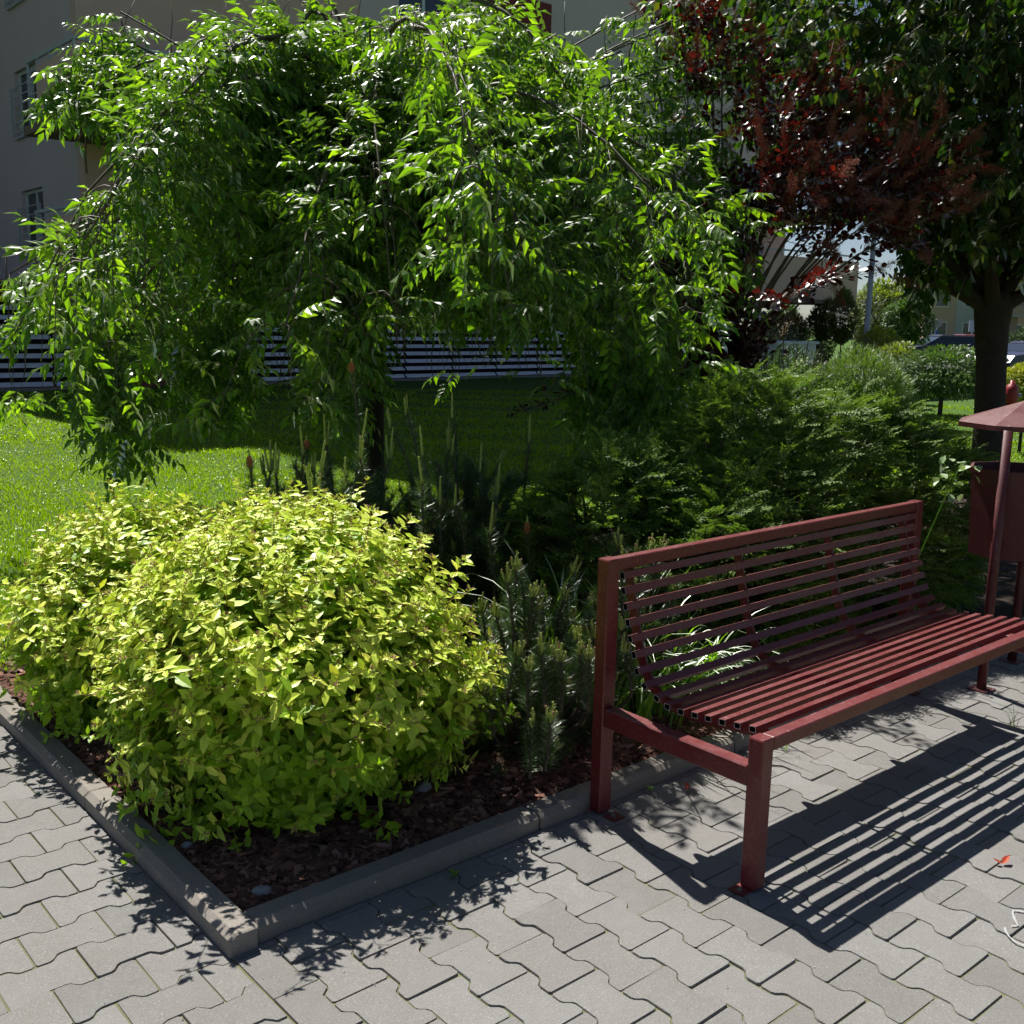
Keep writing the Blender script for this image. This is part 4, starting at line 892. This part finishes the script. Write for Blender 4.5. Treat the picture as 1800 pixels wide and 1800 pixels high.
wall_with_holes('front_wall', 1, YF, .3, 13.2, 30.4, 2.35, HT, [h for h in winF if h[0] > 13.2], M_GREY)
for h in winF: window(1, YF, *h)
for z in SILL: bb('red_panel', [((16.7, YF-.04, z-.75), (19.2, YF-.003, z+1.7))], M_DKRED)
bb('roof', [((XW, YF+.3, HT-.3), (30.4, 26, HT-.01)), ((-14, 26.3, HT-.3), (30.4, 34, HT-.01))], M_GREY)
bb('lawn_shade_block', [((8.6, YF+.003, HT), (19.0, 26, 22.4))], M_GREY)  # unseen block added on the roof so its shadow falls on the lawn
bb('end_wall', [((30.1, YF+.3, 2.36), (30.39, 33.9, HT-.3))], M_GREY)
bb('wing_wall', [((-14, 26.0, 0), (XW, 26.3, HT))], M_GREY)
bb('soffit', [((XW+.01, YF+.01, 2.2), (30.38, 33.5, 2.348))], M_SOFFIT)
# wrap-round balconies at the corner
for zb, zt in ((4.9, 6.02), (2.25, 3.3)):
    xe = 13.0 if zb > 3 else 7.4
    bal = bb('balcony', [((5.6, 17.0, zb), (xe, YF-.003, zb+.16))], M_SOFFIT)
    bb('parapet', [((5.6, 17.0, zb+.162), (5.72, 19.0, zt)), ((5.722, 17.0, zb+.162), (xe, 17.12, zt))], M_PINK, bal)
    A = Arr(); A.box((5.62, 17.02, zt+.14), (5.68, 19.62, zt+.2)); A.box((5.69, 17.02, zt+.14), (xe, 17.08, zt+.2))
    for yy in (17.04, 17.7, 18.3, 18.96, 19.58): A.box((5.63, yy, zt if yy < 19.2 else zb+.16), (5.67, yy+.035, zt+.14))
    for xx in np.arange(6.8, xe, 1.2): A.box((xx, 17.03, zt), (xx+.035, 17.07, zt+.14))
    for q in range(5): A.box((5.635, 19.0, zb+.28+q*.2), (5.66, 19.6, zb+.305+q*.2))
    part('railing', A, M_RAIL, bal)
# louvred ground floor
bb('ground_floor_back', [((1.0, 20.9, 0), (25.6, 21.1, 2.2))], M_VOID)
bb('red_pier', [((7.6, 20.12, 0), (10.1, 20.88, 2.195))], M_DKRED); bb('concrete_step', [((8.6, 19.7, 0), (9.6, 20.1, .14))], M_KERB)
bb('red_wall', [((22.4, 19.3, 0), (27.1, 20.88, 2.195))], M_DKRED); bb('plinth', [((1.0, 20.1, 0), (7.58, 20.4, .08)), ((10.12, 20.1, 0), (22.38, 20.4, .08))], M_KERB)
bb('red_band', [((1.0, 20.15, 1.84), (7.59, 20.5, 2.195)), ((10.11, 20.15, 1.84), (22.39, 20.5, 2.195))], M_DKRED)
bays = list(np.linspace(1.2, 7.58, 5)) ; bay2 = list(np.linspace(10.12, 22.38, 9))
slat_meshes = {}
for bx_ in (bays, bay2):
    for a, b in zip(bx_[:-1], bx_[1:]):
        bb('louvre_post', [((a, 20.29, .08), (a+.05, 20.38, 2.195))], M_VOID)
        wdt = round(b-a-.06, 3)
        if wdt not in slat_meshes:
            A = Arr(); V = [(0, 0, 0), (0, .012, -.006), (0, .112, .080), (0, .10, .086)]; V = V + [(wdt, y, z) for _, y, z in V]
            A.add(V, [(0, 1, 5, 4), (1, 2, 6, 5), (2, 3, 7, 6), (3, 0, 4, 7), (0, 3, 2, 1), (4, 5, 6, 7)]); slat_meshes[wdt] = A.mesh('louvre_slat', M_LOUV)
        for k in range(9): o = link('louvre_slat', slat_meshes[wdt], bld, (a+.055-18, 20.2-20, .10 + k*.19)); o.rotation_euler = (rng.normal(0, .02), 0, 0)
# projecting balcony at the right end with column
bal = bb('balcony', [((26.15, 17.6, 2.34), (31.4, YF-.003, 2.46))], M_SOFFIT); bb('parapet', [((26.15, 17.6, 2.462), (31.4, 17.74, 3.75))], M_PINK, bal); bb('parapet', [((31.26, 17.742, 2.462), (31.4, YF, 3.75))], M_PINK, bal)
A = Arr(); A.box((26.2, 17.65, 3.9), (31.35, 17.7, 3.95)); [A.box((xx, 17.66, 3.75), (xx+.04, 17.69, 3.9)) for xx in np.arange(26.3, 31.4, .8)]; part('railing', A, M_RAIL, bal)
bal = bb('balcony', [((23.6, 18.0, 2.34), (26.1, YF-.003, 2.62))], M_PINK)
A = Arr(); A.box((23.6, 18.02, 3.5), (26.1, 18.07, 3.55)); A.box((23.6, 18.02, 2.66), (26.1, 18.07, 2.70)); [A.box((xx, 18.03, 2.70), (xx+.03, 18.06, 3.5)) for xx in np.arange(23.65, 26.1, .28)]; part('railing', A, M_WHITE, bal)
bal = bb('balcony', [((28.6, 17.6, 5.0), (30.9, YF-.003, 5.15))], M_SOFFIT); bb('parapet', [((28.6, 17.6, 5.152), (30.9, 17.74, 6.2))], M_PINK, bal)
A = Arr(); A.tube([(26.45, 17.95, 0), (26.45, 17.95, 2.338)], .11, 14); part('column', A, M_GREY, bld, True)

# ------------------------------------------------------------------ background beyond the mounds
def blob(name, label, cat, c, r3, n, size, m, seed, trunk=None, group=None, spiky=False, cone=False, flat=.4, tw=M_TRUNK):
    root = thing(name, (c[0], c[1], 0), label, cat, group); g = np.random.default_rng(seed); A = Arr()
    u = g.normal(0, 1, (n, 3)); u /= np.linalg.norm(u, axis=1)[:, None]; rad = 1 - np.abs(g.normal(0, .2, n)); rad = np.clip(rad, .3, 1.06)
    lm = 1 + .10*np.sin(4*u[:, 0]+seed)*np.sin(4*u[:, 1]) + .08*np.sin(7*u[:, 2]+3*u[:, 0])
    if cone:
        h = g.random(n)**.8; a = g.uniform(0, 6.28, n); k = np.sqrt(g.uniform(.5, 1, n))*(1-h)**.8*np.array(1 + .12*np.sin(3*a+6*h)); P = np.stack([c[0] + r3[0]*np.cos(a)*k, c[1] + r3[1]*np.sin(a)*k, c[2] - r3[2] + 2*r3[2]*h], 1); u = np.stack([np.cos(a), np.sin(a), np.full(n, .4)], 1)
    else: P = np.array(c) + u*np.array(r3)*(rad*lm)[:, None]
    k = P[:, 2] > .03; P, u = P[k], u[k]; n = len(P)
    d = u*[1, 1, .6] + (np.array([0, 0, 1.1]) if spiky else np.array([0, 0, .1])) + g.normal(0, flat, (n, 3))
    T = leaf_s(1.0, .16 if spiky else .5, .2, .15); scatter(A, T[0], T[1], basis(d, (0, 0, 1)), P, size*g.uniform(.6, 1.3, n))
    o = part('crown', A, m, root)
    b = np.array([c[0], c[1], 0])
    tips = P[g.integers(0, n, 7)]; A = Arr(); tr = trunk or r3[0]*.06
    A.tube([b, b + np.array([0, 0, max(.05, c[2]*.5)]), np.array(c)], [tr, tr*.85, tr*.6], 7)
    for t in tips: A.tube([np.array(c)*[1, 1, .7], t], [tr*.45, tr*.1], 4)
    part('trunk', A, tw, root); return root
LM = lambda nme, a, b: leafmat(nme, a, b, (1.4, 1.6, .45), .45, .5, .4)
M_B_YG = LM('bg_yellowgreen', (.16, .22, .03), (.28, .32, .05)); M_B_G = LM('bg_green', (.06, .12, .025), (.11, .19, .035)); M_B_DG = LM('bg_dark', (.03, .065, .015), (.06, .11, .022)); M_B_GOLD = LM('bg_gold', (.34, .36, .03), (.48, .45, .05)); M_B_JUN = LM('bg_juniper', (.09, .16, .035), (.16, .23, .05)); M_B_RED = LM('bg_red', (.18, .07, .06), (.3, .14, .12)); M_B_CONE = LM('bg_conifer', (.045, .12, .02), (.08, .18, .03)); M_B_THU = LM('bg_thuja', (.12, .13, .02), (.18, .2, .035))
def gp(px, py, d):
    p = at(px, py, d); return p
def bgblob(name, label, cat, px0, px1, ytop, ybot, d, n, size, m, seed, **k):
    """fills that box of the view at distance d; the foot stands on the ground"""
    t = gp((px0+px1)/2, ytop, d); b = gp((px0+px1)/2, ybot, d); r = (px1-px0)/2/F_PX*d; zt = t[2]; zb = max(b[2], .0)
    return blob(name, label, cat, (t[0], t[1], (zt+zb)/2), (r, r, (zt-zb)/2*1.02), n, size, m, seed, **k)
bgblob('juniper_shrub', 'feathery grey green juniper behind the conifer mound', 'shrub', 1430, 1600, 618, 760, 13, 9000, .085, M_B_JUN, 1, spiky=True, flat=.7)
bgblob('juniper_shrub', 'olive green spiky juniper left of the larger feathery one', 'shrub', 1320, 1460, 616, 760, 12.2, 5000, .085, M_B_DG, 2, spiky=True, flat=.6)
bgblob('hedge_shrub', 'dense dark green hedge shrub left of the stout trunk', 'shrub', 1590, 1735, 612, 700, 19, 6000, .085, M_B_G, 3)
bgblob('hedge_shrub', 'mid green low shrub behind the juniper below the parked cars', 'shrub', 1535, 1620, 604, 680, 22, 3000, .09, M_B_YG, 4)
bgblob('golden_shrub', 'bright golden yellow shrub right of the stout trunk', 'shrub', 1755, 1860, 640, 712, 13.5, 5000, .06, M_B_GOLD, 5)
bgblob('golden_shrub', 'yellow green shrub at the foot of the lamp post', 'shrub', 1505, 1590, 578, 640, 30, 2600, .13, M_B_GOLD, 6)
bgblob('columnar_thuja', 'tall narrow olive conifer beside the lamp post', 'conifer', 1462, 1508, 512, 602, 33, 4200, .12, M_B_THU, 7, flat=.25)
bgblob('columnar_thuja', 'narrow olive conifer partly hidden under the end balcony', 'conifer', 1432, 1468, 520, 600, 34.5, 3000, .12, M_B_THU, 8, flat=.25)
bgblob('garden_tree', 'pale yellow green tree right of the lamp post', 'tree', 1500, 1610, 498, 605, 42, 5200, .2, M_B_YG, 9, trunk=.1)
bgblob('garden_tree', 'round headed green tree on a thin stem before the far building', 'tree', 1556, 1644, 528, 602, 36, 5200, .14, M_B_G, 10, trunk=.06)
bgblob('garden_shrub', 'grey green bushes seen under the end balcony', 'shrub', 1335, 1420, 538, 640, 40, 3500, .18, M_B_G, 11)
bgblob('garden_shrub', 'reddish flowering bush seen under the end balcony', 'shrub', 1352, 1425, 552, 620, 36, 3000, .12, M_B_RED, 12)
bgblob('garden_shrub', 'soft green bush left of the columnar conifers', 'shrub', 1405, 1475, 548, 640, 35, 3500, .13, M_B_JUN, 13)
bgblob('garden_shrub', 'dark tree mass at the right edge behind the trunk', 'shrub', 1775, 1900, 570, 660, 38, 4000, .2, M_B_DG, 14)
bgblob('far_trees', 'row of distant trees on the horizon', 'trees', 1540, 2000, 545, 600, 190, 6000, 1.0, M_B_G, 15)
planter = thing('planter_wall', (*at(1375, 603, 24)[:2], 0), 'pale planter wall carrying two clipped cones', 'planter')
pc = at(1375, 604, 24); A = Arr(); A.box((pc[0]-.75, pc[1]-.4, 0), (pc[0]+.75, pc[1]+.4, pc[2])); A.box((pc[0]-.8, pc[1]-.45, pc[2]+.002), (pc[0]+.8, pc[1]+.45, pc[2]+.06)); part('wall', A, M_WHITE, planter)
for (cxp, top_, w_, lab) in ((1358, 567, 31, 'larger clipped green cone on the planter wall'), (1394, 574, 23, 'smaller clipped green cone on the planter wall')):
    t = at(cxp, top_, 24); b = at(cxp, 605, 24); hh = (t[2]-b[2])/2; blob('cone_topiary', lab, 'conifer', (t[0], t[1], (t[2]+b[2])/2 + .04), (w_/2/F_PX*24*1.15,)*2 + (hh,), 1500, .05, M_B_CONE, cxp, cone=True, flat=.2, group='clipped cones on the planter')
tw = thing('bare_shrub', (*at(1385, 650, 11)[:2], 0), 'dark twiggy half bare shrub in front of the planter', 'shrub'); b = np.array([*at(1385, 650, 11)[:2], 0]); 
for i in range(34):
    e = at(rng.uniform(1310, 1470), rng.uniform(590, 660), 11 + rng.normal(0, .3)); A = Arr(); A.tube([b, b*.5+e*.5 + np.array([0, 0, -.15]), e], [.02, .012, .004], 4); part('twig', A, M_TRUNK, tw)

# street lamp, road, cars, signs, far buildings
M_POLE = surf('lamp_pole', (.36, .36, .38), (.43, .43, .45), 6, .6, 60, .1)
lp = thing('street_lamp', (*at(1519, 640, 31)[:2], 0), 'grey street lamp post rising behind the shrubs', 'street lamp'); b = np.array([*at(1519, 640, 31)[:2], 0])
A = Arr(); A.tube([b, b + [0, 0, .9], b + [0, 0, .92], b + [0, 0, 7.5]], [.11, .11, .085, .055], 12); part('pole', A, M_POLE, lp, True)
A = Arr(); A.tube([b + [0, 0, 7.45], b + [.5, -.3, 7.75], b + [1.1, -.6, 7.8]], [.035, .03, .03], 8); part('arm', A, M_POLE, lp, True)
A = Arr(); A.box(b + [1.0, -.75, 7.72], b + [1.6, -.5, 7.86]); part('lamp_head', A, M_POLE, lp)
rd = np.array([*at(1650, 600, 42)[:2], 0]); dr = np.array([RX[0], RX[1], 0]); dr /= np.linalg.norm(dr); df = np.array([-dr[1], dr[0], 0])
A = Arr(); A.add([rd - dr*60 - df*4 + [0, 0, .07], rd + dr*120 - df*4 + [0, 0, .07], rd + dr*120 + df*5 + [0, 0, .07], rd - dr*60 + df*5 + [0, 0, .07]], [(0, 1, 2, 3)]); tag(link('road', A.mesh('road', M_ROAD)), kind='structure')
M_TYRE = surf('tyre', (.02, .02, .02), (.03, .03, .03), 5, .9, 50, 0)
def car(name, pos, yaw, c, label, H=1.42, L=4.2):
    t = thing(name, (pos[0], pos[1], .07), label, 'car'); ca, sa = math.cos(yaw), math.sin(yaw); Rm = np.array([[ca, -sa, 0], [sa, ca, 0], [0, 0, 1]])
    body = paint('car_paint', c, .25, .05); W = .85
    def pp(nm, A, m, sm=False): A.xf(Rm, np.array([pos[0], pos[1], .07])); return part(nm, A, m, t, sm)
    sec = [(-L/2, .35, .62), (-L/2+.15, .25, .82), (-L*.2, .22, .9), (L*.15, .22, .92), (L/2-.2, .25, .78), (L/2, .35, .58)]; A = Arr(); V = []
    for x, zl, zh in sec: V += [(x, -W, zl), (x, W, zl), (x, W*.97, zh), (x, -W*.97, zh)]
    n = len(sec); A.add(V, [(i*4+j, i*4+(j+1) % 4, (i+1)*4+(j+1) % 4, (i+1)*4+j) for i in range(n-1) for j in range(4)] + [(0, 3, 2, 1), (n*4-4, n*4-3, n*4-2, n*4-1)]); pp('body', A, body)
    A = Arr(); V = [(-L*.40, -.78, .885), (-L*.40, .78, .885), (-L*.26, .62, H-.03), (-L*.26, -.62, H-.03), (L*.20, -.78, .905), (L*.20, .78, .905), (L*.04, .62, H-.03), (L*.04, -.62, H-.03)]
    A.add(V, [(0, 1, 2, 3), (4, 7, 6, 5), (0, 3, 7, 4), (1, 5, 6, 2)]); pp('windows', A, M_GLASS)
    A = Arr(); A.add([(-L*.27, -.64, H-.035), (-L*.27, .64, H-.035), (L*.05, .64, H-.035), (L*.05, -.64, H-.035), (-L*.24, -.56, H+.02), (-L*.24, .56, H+.02), (L*.02, .56, H+.02), (L*.02, -.56, H+.02)], [(0, 3, 2, 1), (4, 7, 6, 5)[::-1], (0, 1, 5, 4), (1, 2, 6, 5), (2, 3, 7, 6), (3, 0, 4, 7)]); pp('roof', A, body)
    for x in (-L*.31, L*.31):
        for y in (-W+.02, W-.02): A = Arr(); A.tube([(x, y-.1, .31), (x, y+.1, .31)], .31, 14); pp('wheel', A, M_TYRE)
    for y in (-.6, .6): A = Arr(); A.ellipsoid((L/2-.06, y, .66), (.06, .16, .08), 8, 5); pp('headlight', A, M_WHITE, True)
q = at(1650, 600, 40); car('parked_car', (q[0], q[1]), math.atan2(-dr[1], -dr[0]), (.012, .013, .016), 'black parked car, only roof and windscreen above the hedge', 1.30)
q = at(1812, 620, 33); car('parked_car', (q[0], q[1]), math.atan2(-dr[1], -dr[0]) + .5, (.02, .03, .08), 'dark blue parked car right of the stout trunk at the edge', 1.18)
q = at(1690, 612, 47); car('parked_car', (q[0], q[1]), math.atan2(-dr[1], -dr[0]), (.2, .03, .04), 'red parked car behind the black one', 1.30)
M_BLUE = surf('sign_blue', (.05, .12, .4), (.07, .16, .45), 4, .5, 50, 0); M_SIGN = surf('sign_pale', (.5, .56, .68), (.56, .62, .72), 4, .5, 50, 0)
def sign(name, px, y0, y1, w, d, m, label, rnd=False):
    a = at(px, y0, d); b = at(px, y1, d); t = thing(name, (a[0], a[1], 0), label, 'sign'); hw = w/2/F_PX*d; A = Arr(); f2 = np.array([a[0], a[1], 0])
    A.tube([f2 + df*.04, f2 + df*.04 + [0, 0, a[2]]], .035, 8); part('post', A, M_POLE, t)
    A = Arr(); zc = (a[2]+b[2])/2; hh = (a[2]-b[2])/2
    if rnd: A.tube([f2 + [0, 0, zc] - df*.03, f2 + [0, 0, zc] - df*.005], hh, 20)
    else: V = [f2 + dr*sx*hw + [0, 0, zc + sz*hh] - df*dd for dd in (.03, .005) for sx, sz in ((-1, -1), (1, -1), (1, 1), (-1, 1))]; A.add(V, [(0, 1, 2, 3), (7, 6, 5, 4), (0, 4, 5, 1), (1, 5, 6, 2), (2, 6, 7, 3), (3, 7, 4, 0)])
    part('board', A, m, t); return t
sign('round_sign', 1649, 561, 576, 15, 44, M_POLE, 'round grey back of a traffic sign before the far building', True)
sign('notice_board', 1711, 563, 583, 14, 44, M_SIGN, 'pale blue notice board left of the stout trunk')
sign('small_sign', 1646, 580, 596, 4, 44, M_BLUE, 'small narrow blue sign near the black car')
M_FPINK = surf('far_pink_render', (.40, .27, .22), (.46, .32, .27), .4, .9, 30, 0); M_FGREY = surf('far_grey_render', (.34, .33, .36), (.4, .39, .42), .4, .9, 30, 0)
def far_building(px0, px1, d, floors, label, seed, grey_every=3, skew=.25):
    g = np.random.default_rng(seed); a = at(px0, 600, d); W_ = (px1-px0)/F_PX*d*1.08; o2 = np.array([a[0], a[1], 0]); e1 = dr*math.cos(skew) + df*math.sin(skew); e2 = np.array([-e1[1], e1[0], 0])
    t = thing('far_apartment_building', (a[0], a[1], 0), label, 'building')
    def qb(nm, u0, u1, v0, v1, z0, z1, m, par=t):
        A = Arr(); A.box((u0, v0, z0), (u1, v1, z1)); A.V = [o2 + v[:, :1]*e1 + v[:, 1:2]*e2 + v[:, 2:]*np.array([0, 0, 1.0]) for v in A.V]; return part(nm, A, m, par)
    Hs = 2.85; qb('wall', 0, W_, 0, 11, 0, Hs*floors+.8, M_FPINK); qb('roof', -.3, W_+.3, -.4, 11.3, Hs*floors+.82, Hs*floors+1.1, M_FGREY)
    nx = max(3, int(W_/2.4)); st = W_/nx
    for i in range(nx):
        if i % grey_every == 1: qb('grey_panel', i*st+.05, (i+1)*st-.05, -.05, -.003, .4, Hs*floors+.6, M_FGREY)
        for f in range(floors):
            z = .9 + Hs*f; u = i*st + st*.25; off = -.06 if i % grey_every == 1 else -.01
            w = qb('window', u, u+st*.5, off-.05, off, z, z+1.4, M_WHITE); qb('pane', u+.07, u+st*.5-.07, off-.06, off-.052, z+.07, z+1.33, M_GLASS, w)
            if i % grey_every == 2 and f > 0: b_ = qb('balcony', i*st+.1, (i+1)*st+.3, -1.3, -.08, z-.85, z-.7, M_FGREY); qb('parapet', i*st+.1, (i+1)*st+.3, -1.3, -1.2, z-.69, z+.2, M_FPINK, b_)
far_building(1622, 1760, 105, 4, 'distant pink and grey apartment block with balconies behind the trunk', 5, 3, -.3)
far_building(1772, 1910, 125, 4, 'distant pink apartment block at the right edge', 6, 4, -.1)
M_FROOF = surf('far_roof', (.05, .05, .06), (.08, .08, .09), 1, .8, 20, 0)
fh = thing('far_house', (*at(1508, 560, 140)[:2], 0), 'dark roofed house far off beside the lamp post', 'house'); o2 = np.array([*at(1490, 560, 140)[:2], 0]); zr = at(1508, 516, 140)[2]; A = Arr(); wv = 40/F_PX*140*1.6
V = [o2, o2 + dr*wv, o2 + dr*wv + df*7, o2 + df*7]; V = V + [v + [0, 0, zr-1.6] for v in V]; A.add(V, [(0, 1, 5, 4), (1, 2, 6, 5), (2, 3, 7, 6), (3, 0, 4, 7)]); part('wall', A, M_FGREY, fh)
A = Arr(); V = [o2 - df*.5 + [0, 0, zr-1.9], o2 + dr*wv - df*.5 + [0, 0, zr-1.9], o2 + dr*wv + df*7.5 + [0, 0, zr-1.9], o2 + df*7.5 + [0, 0, zr-1.9], o2 + df*3.5 + [0, 0, zr], o2 + dr*wv + df*3.5 + [0, 0, zr]]; A.add(V, [np.array([(0, 1, 5, 4), (2, 3, 4, 5)]), np.array([(1, 2, 5), (3, 0, 4)])]); part('roof', A, M_FROOF, fh)
# red hydrant
M_HYD = paint('hydrant_red', (.30, .02, .03), .4, .05); hb = np.array([*at(1775, 720, 11)[:2], 0]); zt = at(1775, 668, 11)[2]
hy = thing('fire_hydrant', hb, 'slim red fire hydrant half hidden by the trunk', 'hydrant')
A = Arr(); A.tube([hb + [0, 0, .02], hb + [0, 0, zt-.22]], .047, 14); part('pillar', A, M_HYD, hy, True)
A = Arr(); A.tube([hb + [0, 0, zt-.235], hb + [0, 0, zt-.21], hb + [0, 0, zt-.10], hb + [0, 0, zt-.05], hb + [0, 0, zt-.04], hb + [0, 0, zt]], [.058, .066, .066, .05, .026, .022], 14); part('head', A, M_HYD, hy, True)
for s in (-1, 1): A = Arr(); A.tube([hb + dr*s*.05 + [0, 0, zt-.16], hb + dr*s*.10 + [0, 0, zt-.16]], .028, 12); part('outlet', A, M_STEEL, hy, True)

# ------------------------------------------------------------------ small things on the paving
M_REDLEAF = leafmat('fallen_red_leaf', (.5, .06, .03), (.6, .1, .05), (1, 1, 1), .5, .5, .2); M_CHALK = surf('chalk', (.27, .27, .27), (.48, .48, .48), 160, .95, 200, 0)
def ground_at(px, py, z=0):
    d = (px - 900)/F_PX*RX - (py - 900)/F_PX*UP + FW; return CAM + d*((z - CAM[2])/d[2])
for k, (px_, py_, s, lab) in enumerate([(1762, 1519, .042, 'fallen red leaf lying on the paving right of the bench shadow'), (1210, 1388, .034, 'fallen dark red leaf on the paving behind the bench side rail'), (1040, 1428, .02, 'small reddish leaf at the foot of the left bench post'), (884, 1452, .022, 'orange leaf fragment lying on the kerb')]):
    p = ground_at(px_, py_, .008 if k != 3 else .063); A = Arr(); T = leaf_t(s, s*.5, .5, -.25, .5, .7)
    for a in (0, 1.9): scatter(A, T[0], T[1], basis(np.array([math.cos(a+k), math.sin(a+k), .15])), np.zeros((1, 3)), [1.0 if a == 0 else .7])
    o = link('fallen_leaf', A.mesh('fallen_leaf', M_REDLEAF), None, p); tag(o, lab, 'leaf', 'fallen leaves')
for k, (px_, py_, lab) in enumerate([(1142, 1392, 'tiny green weed in the joint beside the kerb behind the post'), (1378, 1318, 'thin grass tuft growing by the kerb under the bench'), (1780, 1278, 'thin grass tuft in the shaded paving at the right edge'), (797, 1543, 'small weed sprouting by the kerb among leaf shadows')]):
    p = ground_at(px_, py_, 0); t = thing('weed', p, lab, 'weed', 'weeds in the paving')
    for i in range(7 if k in (1, 2) else 6):
        A = Arr()
        if k in (1, 2): blade(A, p + np.r_[rng.normal(0, .012, 2), -.005], rng.uniform(0, 6.28), rng.uniform(.06, .13), rng.uniform(.3, 1.6), .0016)
        else: T = leaf_t(.02, .012, .2, .1); a = i*1.05; scatter(A, T[0], T[1], basis(np.array([math.cos(a), math.sin(a), .5])), p[None] + [[0, 0, .004 + .006*(i % 3)]], [1.0])
        part('leaf', A, M_LILY, t)
A = Arr()
def strip(A, pts, w):
    P = np.array([ground_at(x, y, .0045) for x, y in pts]); P[:, 2] = .0052; T = np.gradient(P, axis=0); S = np.stack([-T[:, 1], T[:, 0], np.zeros(len(P))], 1); S /= np.linalg.norm(S, axis=1)[:, None]; n = len(P); ww = w*(1 + .3*np.sin(np.arange(n)*2.1))[:, None]
    A.add(np.concatenate([P - S*ww, P + S*ww]), [np.array([(i, i+1, n+i+1, n+i) for i in range(n-1)])])
strip(A, [(1800, 1603), (1790, 1601), (1781, 1600), (1780, 1605), (1783, 1615), (1789, 1627), (1778, 1628)], .0028)
strip(A, [(1766, 1630), (1768, 1638), (1775, 1648), (1785, 1656), (1800, 1662), (1812, 1664)], .0028)
tag(link('chalk_mark', A.mesh('chalk_mark', M_CHALK)), 'white chalk scribble on the paving at the right edge', 'chalk mark')
A = Arr()
for (px_, py_) in [(430, 1745), (160, 1630), (228, 1722), (120, 1575), (810, 1670), (1535, 1690), (1668, 1595), (1510, 1710), (1640, 1500)] + [(rng.uniform(0, 1800), rng.uniform(1450, 1800)) for _ in range(40)]:
    p = ground_at(px_, py_, .002)
    if p[0] > .1 and p[1] > -.02: continue
    r = rng.uniform(.001, .0028); V = p + r*np.array([(1,0,0),(0,1,0),(-1,0,0),(0,-1,0),(0,0,.5)]) + rng.normal(0, r*.2, (5, 3)); A.add(V, [np.array([(0,1,4),(1,2,4),(2,3,4),(3,0,4)])])
tag(link('grit', A.mesh('grit', M_CHALK)), 'tiny pale grit scattered on the paving', 'grit', kind='stuff')
print('objects', len(bpy.data.objects), 'tris', sum(len(m.loop_triangles) or sum(len(p.vertices)-2 for p in m.polygons) for m in bpy.data.meshes if len(m.polygons) < 5000))
